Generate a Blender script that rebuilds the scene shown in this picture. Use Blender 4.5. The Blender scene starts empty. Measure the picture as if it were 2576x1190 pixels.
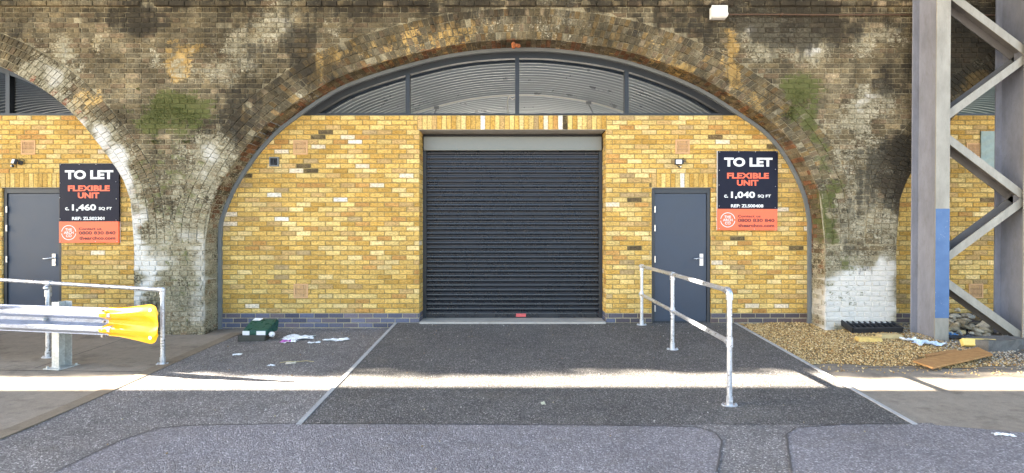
import bpy, math, random
import numpy as np
from mathutils import Vector, Matrix, Euler

random.seed(7)
rng = np.random.default_rng(7)
SC = bpy.context.scene
COL = SC.collection
K = 1296.0            # focal length expressed in measuring units
CX, CY, CAMZ = 1296.0, 585.0, 1.65

# ------------------------------------------------------------------ camera
cam_d = bpy.data.cameras.new("camera")
cam = bpy.data.objects.new("camera", cam_d)
COL.objects.link(cam)
cam.location = (0, 0, CAMZ)
cam.rotation_euler = (math.radians(90), 0, 0)
cam_d.sensor_width = 36.0
cam_d.lens = 36.0 * K / 2576.0
cam_d.shift_x = -(CX - 1288.0) / 2576.0
cam_d.shift_y = (CY - 595.0) / 2576.0
cam_d.clip_start = 0.05
cam_d.clip_end = 1500
SC.camera = cam

# ------------------------------------------------------------------ light
SUN_VEC = Vector((-2.2, 0.2, 1.0)).normalized()      # towards the sun
SUN_EL = math.asin(SUN_VEC.z)
SUN_ROT = math.atan2(SUN_VEC.x, SUN_VEC.y)
world = bpy.data.worlds.new("World")
SC.world = world
world.use_nodes = True
wn = world.node_tree
wn.nodes.clear()
w_out = wn.nodes.new("ShaderNodeOutputWorld")
w_bg = wn.nodes.new("ShaderNodeBackground")
w_sky = wn.nodes.new("ShaderNodeTexSky")
w_sky.sky_type = 'NISHITA'
w_sky.sun_disc = False
w_sky.sun_elevation = SUN_EL
w_sky.sun_rotation = SUN_ROT
w_sky.air_density = 1.0
w_sky.dust_density = 2.0
w_sky.ozone_density = 1.0
w_bg.inputs[1].default_value = 0.055
wn.links.new(w_sky.outputs[0], w_bg.inputs[0])
wn.links.new(w_bg.outputs[0], w_out.inputs[0])
sun_d = bpy.data.lights.new("sun", 'SUN')
sun_d.energy = 5.0
sun_d.angle = math.radians(0.4)
sun_d.color = (1.0, 0.90, 0.76)
sun = bpy.data.objects.new("sun", sun_d)
COL.objects.link(sun)
sun.rotation_euler = SUN_VEC.to_track_quat('Z', 'Y').to_euler()
sun.location = (-30, 5, 20)

SC.view_settings.view_transform = 'Standard'
SC.view_settings.look = 'None'
SC.view_settings.gamma = 1.0
SC.view_settings.exposure = 4.0
SC.cycles.max_bounces = 8
SC.cycles.diffuse_bounces = 5
SC.cycles.glossy_bounces = 3
SC.cycles.transparent_max_bounces = 12


# ------------------------------------------------------------------ helpers
def P(x, y, d):
    """a measured point of the photograph at depth d -> place in the world"""
    return Vector(((x - CX) * d / K, d, CAMZ - (y - CY) * d / K))


def tag(o, label=None, cat=None, group=None, kind=None):
    if label: o['label'] = label
    if cat: o['category'] = cat
    if group: o['group'] = group
    if kind: o['kind'] = kind
    return o


ORIG = {}


def empty(name, loc, label=None, cat=None, group=None):
    o = bpy.data.objects.new(name, None)
    COL.objects.link(o)
    o.location = loc
    o.empty_display_size = 0.2
    ORIG[o.name] = Vector(loc)
    return tag(o, label, cat, group)


class MB:
    """collects shapes and links them as one mesh object"""
    def __init__(s):
        s.v = []; s.f = []; s.m = []; s.sm = []; s.c = []

    def add(s, verts, faces, mi=0, smooth=False, tone=None):
        b = len(s.v)
        s.v += [tuple(p) for p in verts]
        t = tone if tone is not None else (0.5, 0.5, 0.5)
        s.c += [t] * len(verts)
        for f in faces:
            s.f.append(tuple(i + b for i in f))
            s.m.append(mi); s.sm.append(smooth)
        return b

    def box(s, lo, hi, mi=0, rot=None, piv=None, tone=None):
        x0, y0, z0 = lo; x1, y1, z1 = hi
        vs = [Vector(p) for p in ((x0, y0, z0), (x1, y0, z0), (x1, y1, z0), (x0, y1, z0),
                                  (x0, y0, z1), (x1, y0, z1), (x1, y1, z1), (x0, y1, z1))]
        if rot is not None:
            pv = Vector(piv) if piv is not None else (vs[0] + vs[6]) / 2
            vs = [pv + rot @ (p - pv) for p in vs]
        s.add(vs, [(0, 3, 2, 1), (4, 5, 6, 7), (0, 1, 5, 4), (1, 2, 6, 5), (2, 3, 7, 6), (3, 0, 4, 7)], mi, False, tone)

    def cbox(s, c, size, mi=0, rot=None, tone=None):
        c = Vector(c); h = Vector(size) / 2
        s.box(c - h, c + h, mi, rot, c, tone)

    def tube(s, pts, r, n=16, mi=0, caps=True, radii=None):
        pts = [Vector(p) for p in pts]
        rings = []
        up0 = None
        for i, p in enumerate(pts):
            if i == 0: t = pts[1] - pts[0]
            elif i == len(pts) - 1: t = pts[-1] - pts[-2]
            else: t = (pts[i + 1] - pts[i]).normalized() + (pts[i] - pts[i - 1]).normalized()
            t.normalize()
            if up0 is None:
                a = Vector((0, 0, 1)) if abs(t.z) < 0.9 else Vector((1, 0, 0))
            else:
                a = up0
            u = (a - t * a.dot(t)).normalized()
            w = t.cross(u)
            up0 = u
            rr = radii[i] if radii else r
            rings.append([p + (u * math.cos(2 * math.pi * k / n) + w * math.sin(2 * math.pi * k / n)) * rr for k in range(n)])
        vs = [q for R in rings for q in R]
        fs = []
        for i in range(len(rings) - 1):
            for k in range(n):
                a = i * n + k; b = i * n + (k + 1) % n
                fs.append((a, b, b + n, a + n))
        s.add(vs, fs, mi, True)
        if caps:
            s.add(rings[0], [tuple(range(n - 1, -1, -1))], mi)
            s.add(rings[-1], [tuple(range(n))], mi)

    def ball(s, c, r, mi=0, nu=14, nv=9, sc=(1, 1, 1)):
        c = Vector(c); vs = []; fs = []
        for j in range(nv + 1):
            th = math.pi * j / nv
            for i in range(nu):
                ph = 2 * math.pi * i / nu
                vs.append((c.x + r * sc[0] * math.sin(th) * math.cos(ph), c.y + r * sc[1] * math.sin(th) * math.sin(ph), c.z + r * sc[2] * math.cos(th)))
        for j in range(nv):
            for i in range(nu):
                a = j * nu + i; b = j * nu + (i + 1) % nu
                fs.append((a, a + nu, b + nu, b))
        s.add(vs, fs, mi, True)

    def prism(s, poly, y0, y1, mi=0):
        """(x, z) polygon, counter-clockwise seen from the front, pushed from y0 back to y1"""
        n = len(poly)
        vs = [(p[0], y0, p[1]) for p in poly] + [(p[0], y1, p[1]) for p in poly]
        fs = [tuple(range(n)), tuple(range(2 * n - 1, n - 1, -1))]
        for i in range(n):
            j = (i + 1) % n
            fs.append((j, i, i + n, j + n))
        s.add(vs, fs, mi)

    def slab(s, poly, z0, z1, mi=0):
        """(x, y) polygon ccw from above, from z0 up to z1"""
        n = len(poly)
        vs = [(p[0], p[1], z0) for p in poly] + [(p[0], p[1], z1) for p in poly]
        fs = [tuple(range(n - 1, -1, -1)), tuple(range(n, 2 * n))]
        for i in range(n):
            j = (i + 1) % n
            fs.append((i, j, j + n, i + n))
        s.add(vs, fs, mi)

    def grid(s, rows, mi=0, smooth=True, flip=False):
        nr, nc = len(rows), len(rows[0])
        vs = [p for r in rows for p in r]
        fs = []
        for i in range(nr - 1):
            for j in range(nc - 1):
                a = i * nc + j
                q = (a, a + 1, a + nc + 1, a + nc)
                fs.append(q[::-1] if flip else q)
        s.add(vs, fs, mi, smooth)

    def build(s, name, mats, parent=None, origin=None, attrs=None):
        me = bpy.data.meshes.new(name)
        o0 = ORIG[parent.name] if parent is not None else Vector(origin or (0, 0, 0))
        V = np.array(s.v, dtype=float)
        if attrs is not None: A = attrs(V)
        V = V - np.array(o0)
        me.from_pydata(V.tolist(), [], s.f)
        if not isinstance(mats, (list, tuple)): mats = [mats]
        for m in mats: me.materials.append(m)
        me.polygons.foreach_set("material_index", np.array(s.m, dtype=np.int32))
        me.polygons.foreach_set("use_smooth", np.array(s.sm, dtype=bool))
        ca = me.attributes.new("tone", 'FLOAT_COLOR', 'POINT')
        c = np.ones((len(s.v), 4), dtype=np.float32); c[:, :3] = np.array(s.c)
        ca.data.foreach_set("color", c.ravel())
        if attrs is not None:
            sa = me.attributes.new("stain", 'FLOAT_COLOR', 'POINT')
            sa.data.foreach_set("color", A.astype(np.float32).ravel())
        me.update()
        o = bpy.data.objects.new(name, me)
        COL.objects.link(o)
        if parent is not None:
            o.parent = parent
        else:
            o.location = o0
        ORIG[o.name] = o0
        return o


def bevel(o, w=0.004, seg=2):
    m = o.modifiers.new("bevel", 'BEVEL'); m.width = w; m.segments = seg; m.limit_method = 'ANGLE'
    return o


def copy_part(o, parent, delta):
    """copy of a part (and its sub-parts) under another parent, moved by delta in the world"""
    c = o.copy(); COL.objects.link(c); c.parent = parent
    old = ORIG[o.name]; new = old + Vector(delta)
    ORIG[c.name] = new if o.data is None else ORIG[parent.name]
    if parent.name in ORIG:
        # mesh vertices are relative to the old parent's place
        c.location = Vector(o.location) + (old + Vector(delta) - ORIG[parent.name])
    for ch in list(o.children):
        k = ch.copy(); COL.objects.link(k); k.parent = c
    return c


# ------------------------------------------------------------------ numeric noise
def vnoise(x, z, seed=0):
    xi = np.floor(x).astype(np.int64); zi = np.floor(z).astype(np.int64)
    xf = x - xi; zf = z - zi
    u = xf * xf * (3 - 2 * xf); w = zf * zf * (3 - 2 * zf)

    def h(a, b):
        n = (a * 374761393 + b * 668265263 + seed * 144665) & 0x7fffffff
        n = ((n ^ (n >> 13)) * 1274126177) & 0x7fffffff
        n = n ^ (n >> 16)
        return (n & 0xffff) / 65535.0
    return (h(xi, zi) * (1 - u) + h(xi + 1, zi) * u) * (1 - w) + (h(xi, zi + 1) * (1 - u) + h(xi + 1, zi + 1) * u) * w


def fbm(x, z, f, oct=4, seed=0):
    a = 0.5; s = 0; t = 0
    for i in range(oct):
        s = s + a * vnoise(x * f, z * f, seed + i * 17); t += a
        a *= 0.55; f *= 2.03
    return s / t


# ------------------------------------------------------------------ node materials
class NT:
    def __init__(s, name):
        s.m = bpy.data.materials.new(name); s.m.use_nodes = True
        s.t = s.m.node_tree; s.t.nodes.clear()
        s.out = s.t.nodes.new("ShaderNodeOutputMaterial")
        s.b = s.t.nodes.new("ShaderNodeBsdfPrincipled")
        s.t.links.new(s.b.outputs[0], s.out.inputs[0])
        s._pos = None

    def n(s, typ, **kw):
        nd = s.t.nodes.new(typ)
        for k, v in kw.items(): setattr(nd, k, v)
        return nd

    def l(s, a, b): s.t.links.new(a, b)

    def pos(s, scale=(1, 1, 1)):
        if s._pos is None:
            s._pos = s.n("ShaderNodeNewGeometry").outputs["Position"]
        if scale == (1, 1, 1): return s._pos
        v = s.n("ShaderNodeVectorMath", operation='MULTIPLY')
        s.l(s._pos, v.inputs[0]); v.inputs[1].default_value = scale
        return v.outputs[0]

    def noise(s, scale, detail=4, rough=0.6, vscale=(1, 1, 1), dist=0.0):
        nd = s.n("ShaderNodeTexNoise")
        nd.inputs["Scale"].default_value = scale; nd.inputs["Detail"].default_value = detail
        nd.inputs["Roughness"].default_value = rough; nd.inputs["Distortion"].default_value = dist
        s.l(s.pos(vscale), nd.inputs["Vector"])
        return nd.outputs["Fac"]

    def voro(s, scale, vscale=(1, 1, 1), out="Distance", feature='F1'):
        nd = s.n("ShaderNodeTexVoronoi", feature=feature)
        nd.inputs["Scale"].default_value = scale
        s.l(s.pos(vscale), nd.inputs["Vector"])
        return nd.outputs[out]

    def ramp(s, fac, stops, interp='LINEAR'):
        r = s.n("ShaderNodeValToRGB"); r.color_ramp.interpolation = interp
        e = r.color_ramp.elements
        while len(e) < len(stops): e.new(0.5)
        for i, (p, c) in enumerate(stops):
            e[i].position = p
            e[i].color = (c, c, c, 1) if isinstance(c, (int, float)) else (*c, 1)
        s.l(fac, r.inputs[0])
        return r.outputs[0]

    def mix(s, fac, a, b, mode='MIX'):
        m = s.n("ShaderNodeMix", data_type='RGBA', blend_type=mode)
        for i, v in ((0, fac), (6, a), (7, b)):
            if hasattr(v, "is_linked"): s.l(v, m.inputs[i])
            elif isinstance(v, (int, float)) and i == 0: m.inputs[0].default_value = v
            else: m.inputs[i].default_value = (*((v, v, v) if isinstance(v, (int, float)) else v), 1)
        return m.outputs[2]

    def math(s, op, a, b=None, c=None, clamp=False):
        m = s.n("ShaderNodeMath", operation=op); m.use_clamp = clamp
        for i, v in enumerate((a, b, c)):
            if v is None: continue
            if hasattr(v, "is_linked"): s.l(v, m.inputs[i])
            else: m.inputs[i].default_value = v
        return m.outputs[0]

    def attr(s, name):
        a = s.n("ShaderNodeAttribute"); a.attribute_name = name
        return a

    def bump(s, h, strength=0.4, dist=0.01):
        b = s.n("ShaderNodeBump"); b.inputs["Strength"].default_value = strength
        b.inputs["Distance"].default_value = dist
        s.l(h, b.inputs["Height"]); s.l(b.outputs[0], s.b.inputs["Normal"])

    def set(s, color=None, rough=None, metal=None, spec=None):
        for k, v in (("Base Color", color), ("Roughness", rough), ("Metallic", metal), ("Specular IOR Level", spec)):
            if v is None: continue
            if hasattr(v, "is_linked"): s.l(v, s.b.inputs[k])
            elif isinstance(v, (tuple, list)): s.b.inputs[k].default_value = (*v, 1)
            else: s.b.inputs[k].default_value = v
        return s.m


def paint(name, col, rough=0.45, var=0.15, scale=6, metal=0.0, bump=0.05, spec=None, fine=60):
    n = NT(name)
    a = n.noise(scale, 5, 0.65)
    b = n.noise(fine, 3, 0.6)
    f = n.math('ADD', n.math('MULTIPLY', a, 0.7), n.math('MULTIPLY', b, 0.3))
    c0 = tuple(x * (1 - var) for x in col); c1 = tuple(min(1, x * (1 + var)) for x in col)
    c = n.ramp(f, [(0.3, c0), (0.7, c1)])
    n.set(c, n.ramp(a, [(0.3, max(0.05, rough - 0.08)), (0.7, min(1, rough + 0.1))]), metal, spec)
    if bump: n.bump(b, bump, 0.004)
    return n.m


def brick_new(name):
    """yellow stock brick: the colour of each brick comes from its tone, flaked and creased by noise"""
    n = NT(name)
    t = n.attr("tone").outputs["Color"]
    a = n.noise(26, 5, 0.72, (1, 1, 1.7))
    b = n.noise(75, 4, 0.7, (1, 1, 1.5))
    c = n.noise(9, 3, 0.6)
    m1 = n.ramp(a, [(0.34, 0.45), (0.5, 0.95), (0.66, 1.3)])
    col = n.mix(1.0, t, m1, 'MULTIPLY')
    flake = n.ramp(n.math('ADD', n.math('MULTIPLY', b, 0.6), n.math('MULTIPLY', c, 0.4)), [(0.5, 0.0), (0.6, 1.0)])
    col = n.mix(n.math('MULTIPLY', flake, 0.55), col, n.mix(0.5, t, (0.84, 0.60, 0.24)))
    dark = n.ramp(n.noise(48, 4, 0.7, (1, 1, 2.2)), [(0.3, 1.0), (0.40, 0.0)])
    col = n.mix(n.math('MULTIPLY', dark, 0.55), col, n.mix(1.0, t, (0.5, 0.36, 0.25), 'MULTIPLY'))
    col = n.mix(1.0, col, n.ramp(n.noise(1.6, 5, 0.7), [(0.3, (0.80, 0.78, 0.74)), (0.7, (1.12, 1.12, 1.12))]), 'MULTIPLY')
    n.set(col, 0.9, 0, 0.25)
    n.bump(n.math('ADD', a, n.math('MULTIPLY', b, 0.6)), 0.6, 0.008)
    return n.m


def mortar_mat(name, col):
    n = NT(name)
    a = n.noise(14, 5, 0.7)
    b = n.noise(140, 3, 0.6)
    c = n.ramp(a, [(0.3, tuple(x * 0.7 for x in col)), (0.7, tuple(x * 1.2 for x in col))])
    n.set(n.mix(0.4, c, n.mix(1.0, c, n.ramp(b, [(0.3, 0.6), (0.7, 1.4)]), 'MULTIPLY')), 0.95, 0, 0.2)
    n.bump(b, 0.4, 0.004)
    return n.m


def brick_old(name, mortar=False):
    """weathered viaduct brick: limewash, moss, soot and ochre patches follow the wall's stain map"""
    n = NT(name)
    t = n.attr("tone").outputs["Color"]
    sa = n.attr("stain")
    sep = n.n("ShaderNodeSeparateColor"); n.l(sa.outputs["Color"], sep.inputs[0])
    L, M, S = sep.outputs[0], sep.outputs[1], sep.outputs[2]
    O = sa.outputs["Alpha"]
    a = n.noise(11, 6, 0.75)
    b = n.noise(38, 5, 0.75, (1, 1, 1.4))
    c = n.noise(110, 3, 0.7)
    streak = n.noise(9, 5, 0.7, (1.6, 1.6, 0.35))
    m1 = n.ramp(b, [(0.32, 0.45), (0.5, 1.0), (0.68, 1.6)])
    col = n.mix(1.0, t, m1, 'MULTIPLY')

    def mask(att, nz, w, lo, hi):
        return n.ramp(n.math('ADD', att, n.math('MULTIPLY', n.math('SUBTRACT', nz, 0.5), w)), [(lo, 0.0), (hi, 1.0)])
    st_ = n.n("ShaderNodeSeparateColor"); n.l(t, st_.inputs[0])
    rnd = n.math('FRACT', n.math('ADD', n.math('MULTIPLY', st_.outputs[0], 977.3), n.math('MULTIPLY', st_.outputs[1], 613.7)))
    rnd = n.math('MULTIPLY', n.math('SUBTRACT', rnd, 0.5), 0.16)
    a0 = a
    a = n.math('ADD', a, rnd)
    b = n.math('ADD', b, n.math('MULTIPLY', rnd, 0.5))
    runs = n.noise(6, 5, 0.7, (1.5, 1.5, 0.13))
    ab = n.math('ADD', n.math('MULTIPLY', a, 0.55), n.math('MULTIPLY', b, 0.45))
    ochre = mask(O, ab, 2.2, 0.45, 0.62)
    col = n.mix(n.math('MULTIPLY', ochre, 0.85), col, n.mix(c, (0.36, 0.21, 0.055), (0.66, 0.45, 0.17)))
    grime = n.ramp(n.noise(2.2, 5, 0.7, (1, 1, 0.8)), [(0.30, 0.36), (0.5, 0.95), (0.70, 1.75)])
    col = n.mix(1.0, col, grime, 'MULTIPLY')
    lf = n.noise(5.5, 7, 0.8, (1, 1, 0.8), 0.6)
    lime = mask(L, n.math('ADD', n.math('MULTIPLY', b, 0.45), n.math('ADD', n.math('MULTIPLY', a, 0.2), n.math('ADD', n.math('MULTIPLY', runs, 0.15), n.math('MULTIPLY', lf, 0.2)))), 3.2, 0.50, 0.64)
    col = n.mix(n.math('MULTIPLY', lime, 0.85), col, n.mix(n.ramp(L, [(0.78, 0.0), (0.98, 1.0)]), n.ramp(n.math('ADD', n.math('MULTIPLY', b, 0.6), n.math('MULTIPLY', lf, 0.4)), [(0.32, (0.15, 0.135, 0.08)), (0.5, (0.30, 0.27, 0.18)), (0.60, (0.52, 0.47, 0.34)), (0.70, (0.85, 0.80, 0.64))]), n.mix(c, (0.62, 0.60, 0.54), (0.88, 0.86, 0.80))))
    soot = mask(S, n.math('ADD', n.math('MULTIPLY', a, 0.35), n.math('ADD', n.math('MULTIPLY', b, 0.2), n.math('MULTIPLY', runs, 0.45))), 2.4, 0.42, 0.64)
    col = n.mix(n.math('MULTIPLY', soot, 0.8), col, (0.026, 0.023, 0.018))
    moss = mask(M, n.math('ADD', n.math('MULTIPLY', a, 0.4), n.math('ADD', n.math('MULTIPLY', b, 0.4), n.math('MULTIPLY', n.noise(4.5, 5, 0.7), 0.2))), 3.0, 0.50, 0.62)
    col = n.mix(n.math('MULTIPLY', moss, 0.85), col, n.mix(b, (0.045, 0.056, 0.014), (0.155, 0.165, 0.055)))
    n.set(col, 0.95, 0, 0.2)
    n.bump(n.math('ADD', n.math('MULTIPLY', a0, 0.7), n.math('ADD', b, n.math('MULTIPLY', c, 0.4))), 0.8, 0.014)
    return n.m


def tarmac(name, dark, light, scale=80, fleck=0.5, big=0.25, bump=0.7):
    n = NT(name)
    v = n.voro(scale, out="Color")
    sp = n.n("ShaderNodeSeparateColor"); n.l(v, sp.inputs[0])
    d = n.voro(scale)
    g = n.ramp(sp.outputs[0], [(0.0, dark), (0.75, tuple((a + b) / 2 for a, b in zip(dark, light))), (0.94, light), (1.0, tuple(min(1, x * (1 + fleck)) for x in light))])
    lg = n.noise(0.8, 5, 0.65)
    md = n.noise(7, 4, 0.7)
    f = n.math('ADD', n.math('MULTIPLY', lg, 0.6), n.math('MULTIPLY', md, 0.4))
    col = n.mix(1.0, g, n.ramp(f, [(0.32, 1 - big), (0.68, 1 + big)]), 'MULTIPLY')
    oil = n.ramp(n.math('ADD', n.math('MULTIPLY', n.noise(1.7, 4, 0.6), 0.7), n.math('MULTIPLY', n.noise(22, 3, 0.7), 0.3)), [(0.30, 1.0), (0.42, 0.0)])
    col = n.mix(n.math('MULTIPLY', oil, 0.45), col, n.mix(1.0, col, (0.5, 0.48, 0.46), 'MULTIPLY'))
    dust = n.ramp(n.math('ADD', n.math('MULTIPLY', n.noise(2.4, 5, 0.7, (0.5, 1.3, 1)), 0.6), n.math('MULTIPLY', n.noise(40, 3, 0.7), 0.4)), [(0.52, 0.0), (0.66, 1.0)])
    col = n.mix(n.math('MULTIPLY', dust, 0.35), col, (0.22, 0.195, 0.155))
    n.set(col, 0.85, 0, 0.35)
    n.bump(n.math('ADD', n.math('MULTIPLY', d, -1.0), n.math('MULTIPLY', n.noise(160, 2, 0.5), 0.3)), bump, 0.012)
    return n.m


def concrete(name, col, var=0.25, stain=(0.05, 0.04, 0.03), st=0.35):
    n = NT(name)
    a = n.noise(1.1, 6, 0.7); b = n.noise(12, 5, 0.7); c = n.noise(120, 3, 0.6)
    base = n.ramp(n.math('ADD', n.math('MULTIPLY', a, 0.5), n.math('MULTIPLY', b, 0.5)), [(0.3, tuple(x * (1 - var) for x in col)), (0.7, tuple(x * (1 + var) for x in col))])
    base = n.mix(0.5, base, n.mix(1.0, base, n.ramp(c, [(0.3, 0.7), (0.7, 1.3)]), 'MULTIPLY'))
    s_ = n.ramp(n.noise(2.3, 5, 0.75, (1, 1.6, 1)), [(0.52, 0.0), (0.68, 1.0)])
    base = n.mix(n.math('MULTIPLY', s_, st), base, stain)
    n.set(base, 0.9, 0, 0.25)
    n.bump(n.math('ADD', b, n.math('MULTIPLY', c, 0.4)), 0.35, 0.008)
    return n.m


def tone_mat(name, rough=0.8, var=0.35, scale=60):
    n = NT(name)
    t = n.attr("tone").outputs["Color"]
    col = n.mix(1.0, t, n.ramp(n.noise(scale, 4, 0.7), [(0.3, 1 - var), (0.7, 1 + var)]), 'MULTIPLY')
    n.set(col, rough, 0, 0.3)
    n.bump(n.noise(scale * 2, 3, 0.6), 0.3, 0.004)
    return n.m


def galv(name, col=(0.55, 0.57, 0.60), rough=0.38, metal=0.75):
    n = NT(name)
    v = n.voro(55, out="Color")
    sp = n.n("ShaderNodeSeparateColor"); n.l(v, sp.inputs[0])
    a = n.noise(9, 5, 0.7)
    f = n.math('ADD', n.math('MULTIPLY', sp.outputs[0], 0.35), n.math('MULTIPLY', a, 0.65))
    c = n.ramp(f, [(0.25, tuple(x * 0.75 for x in col)), (0.75, tuple(min(1, x * 1.15) for x in col))])
    n.set(c, n.ramp(f, [(0.3, rough - 0.1), (0.7, rough + 0.12)]), metal)
    return n.m


def glass_mat(name):
    n = NT(name)
    t = n.t
    tr = n.n("ShaderNodeBsdfTransparent"); tr.inputs[0].default_value = (0.93, 0.95, 0.94, 1)
    gl = n.n("ShaderNodeBsdfGlossy"); gl.inputs["Roughness"].default_value = 0.02
    fr = n.n("ShaderNodeFresnel"); fr.inputs[0].default_value = 1.22
    mx = n.n("ShaderNodeMixShader")
    n.l(fr.outputs[0], mx.inputs[0]); n.l(tr.outputs[0], mx.inputs[1]); n.l(gl.outputs[0], mx.inputs[2])
    n.l(mx.outputs[0], n.out.inputs[0])
    t.nodes.remove(n.b)
    return n.m


def wood_mat(name):
    n = NT(name)
    g = n.noise(14, 5, 0.7, (0.7, 5.5, 1), 1.2)
    c = n.ramp(g, [(0.3, (0.24, 0.115, 0.04)), (0.55, (0.42, 0.22, 0.08)), (0.75, (0.56, 0.33, 0.14))])
    n.set(c, 0.75, 0, 0.3); n.bump(g, 0.3, 0.004)
    return n.m


M = {}
M['yellow'] = brick_new("yellow_stock_brick")
M['mortar'] = mortar_mat("sandy_mortar", (0.33, 0.25, 0.10))
M['mortar_pale'] = mortar_mat("pale_mortar", (0.52, 0.44, 0.28))
n_ = NT("blue_engineering_brick")
_t = n_.attr("tone").outputs["Color"]
n_.set(n_.mix(1.0, _t, n_.ramp(n_.noise(40, 4, 0.7), [(0.3, 0.75), (0.7, 1.25)]), 'MULTIPLY'), 0.5, 0, 0.5)
n_.bump(n_.noise(90, 3, 0.6), 0.15, 0.003)
M['blue_brick'] = n_.m
M['old'] = brick_old("weathered_brick")
M['tarmac'] = tarmac("fresh_tarmac", (0.060, 0.057, 0.054), (0.235, 0.222, 0.208), 110, 0.8, 0.28, 1.0)
M['tarmac_old'] = tarmac("forecourt_tarmac", (0.115, 0.108, 0.104), (0.355, 0.335, 0.322), 105, 0.8, 0.34, 1.0)
M['road'] = tarmac("worn_road_asphalt", (0.16, 0.15, 0.155), (0.38, 0.36, 0.37), 95, 0.4, 0.22, 1.0)
M['concrete'] = concrete("pavement_concrete", (0.265, 0.228, 0.18), 0.25, (0.06, 0.045, 0.03), 0.45)
M['kerb'] = concrete("kerb_concrete", (0.30, 0.28, 0.25), 0.2)
M['edging'] = concrete("pale_edging", (0.38, 0.38, 0.37), 0.28, (0.2, 0.19, 0.18), 0.3)
M['slab'] = concrete("threshold_concrete", (0.42, 0.39, 0.34), 0.2, (0.15, 0.12, 0.08), 0.4)
M['deck'] = concrete("bridge_concrete", (0.34, 0.33, 0.31), 0.2)
M['interior'] = concrete("interior_concrete", (0.48, 0.48, 0.46), 0.15)
M['slate'] = paint("slate_grey_paint", (0.036, 0.050, 0.076), 0.42, 0.1, 3, 0, 0.03)
M['anthracite'] = paint("anthracite_paint", (0.028, 0.032, 0.038), 0.4, 0.15, 5, 0, 0.03)
M['frame'] = paint("black_window_frame", (0.013, 0.015, 0.018), 0.4, 0.15, 5, 0, 0.02)
M['shutter'] = paint("shutter_lacquer", (0.014, 0.0165, 0.022), 0.27, 0.2, 3, 0, 0.02, 0.6)
M['housing'] = paint("reflection_grey_housing", (0.19, 0.19, 0.165), 0.42, 0.08, 2, 0.2, 0.0)  # bright ground reflection put into a paler grey than the shutter
M['trim'] = paint("grey_sealing_trim", (0.17, 0.185, 0.185), 0.5, 0.15, 8, 0, 0.05)
M['galv'] = galv("galvanised_tube", (0.62, 0.65, 0.70), 0.36, 0.7)
M['galv_beam'] = galv("galvanised_beam", (0.33, 0.37, 0.47), 0.38, 0.6)
M['galv_post'] = galv("galvanised_post", (0.52, 0.53, 0.50), 0.5, 0.3)
def dirty_steel(name, col, dirt):
    n = NT(name)
    a = n.noise(5, 5, 0.7, (1, 1, 0.35)); b = n.noise(70, 3, 0.6)
    c = n.ramp(a, [(0.3, tuple(x * 0.72 for x in col)), (0.6, col), (0.75, tuple(x * 1.15 for x in col))])
    c = n.mix(n.math('MULTIPLY', n.ramp(n.noise(9, 6, 0.8, (1.4, 1.4, 0.5)), [(0.50, 0.0), (0.68, 1.0)]), 0.5), c, dirt)
    rust = n.ramp(n.noise(14, 6, 0.8), [(0.68, 0.0), (0.74, 1.0)])
    c = n.mix(n.math('MULTIPLY', rust, 0.7), c, (0.16, 0.075, 0.035))
    n.set(c, n.ramp(a, [(0.3, 0.5), (0.7, 0.38)]), 0, 0.4)
    n.bump(b, 0.08, 0.004)
    return n.m


M['steel_paint'] = dirty_steel("sky_tinted_grey_steel", (0.255, 0.26, 0.295), (0.16, 0.155, 0.15))  # blue sky light on the webs mixed into the grey
M['steel_front_lit'] = dirty_steel("front_lit_steel", (0.32, 0.30, 0.25), (0.19, 0.175, 0.14))  # front light put into a warmer, paler base for the front faces
M['steel_dark'] = paint("recess_shade_bolt_steel", (0.16, 0.15, 0.14), 0.55, 0.2, 5, 0, 0.05)  # shade of the brace recesses set in the colour; bolts share it
n_ = NT("scuffed_blue_paint")
_a = n_.ramp(n_.math('ADD', n_.noise(26, 5, 0.75), n_.math('MULTIPLY', n_.noise(4, 3, 0.6), 0.25)), [(0.76, 0.0), (0.84, 1.0)])
n_.set(n_.mix(_a, n_.ramp(n_.noise(5, 4, 0.6), [(0.3, (0.05, 0.115, 0.25)), (0.7, (0.075, 0.155, 0.31))]), (0.36, 0.38, 0.42)), 0.5, 0)
M['blue_paint'] = n_.m
M['yellow_plastic'] = paint("yellow_plastic", (0.90, 0.45, 0.004), 0.35, 0.06, 4, 0, 0.02)
M['terracotta'] = paint("buff_terracotta", (0.60, 0.35, 0.17), 0.85, 0.12, 20, 0, 0.1)
M['dark_hole'] = paint("hole_shade_dark", (0.02, 0.012, 0.007), 0.9, 0.1)  # shade inside the air brick holes painted near black
M['black_plastic'] = paint("black_plastic", (0.022, 0.024, 0.028), 0.5, 0.2, 10, 0, 0.05)
M['white'] = paint("white_paint", (0.80, 0.80, 0.78), 0.5, 0.05, 8, 0, 0.02)
M['white_plastic'] = paint("white_plastic", (0.76, 0.74, 0.68), 0.45, 0.06, 8, 0, 0.02)
M['navy'] = paint("navy_panel", (0.007, 0.008, 0.022), 0.4, 0.1, 3, 0, 0.0, 0.18)
M['orange'] = paint("orange_panel", (0.86, 0.14, 0.05), 0.35, 0.05, 3, 0, 0.0)
M['orange_text'] = paint("orange_lettering", (0.88, 0.13, 0.05), 0.4, 0.03, 3, 0, 0.0)
M['maroon_text'] = paint("dark_lettering", (0.10, 0.012, 0.015), 0.5, 0.03, 3, 0, 0.0)
M['chrome'] = paint("brushed_steel", (0.62, 0.62, 0.63), 0.3, 0.08, 20, 0.85, 0.02)
M['lamp_glass'] = paint("lamp_glass", (0.85, 0.85, 0.82), 0.25, 0.03, 8, 0, 0.0)
M['red_label'] = paint("red_label", (0.62, 0.10, 0.10), 0.5, 0.1, 20, 0, 0.0)
M['rust'] = paint("rusty_iron", (0.30, 0.09, 0.025), 0.9, 0.45, 30, 0, 0.3)
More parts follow.
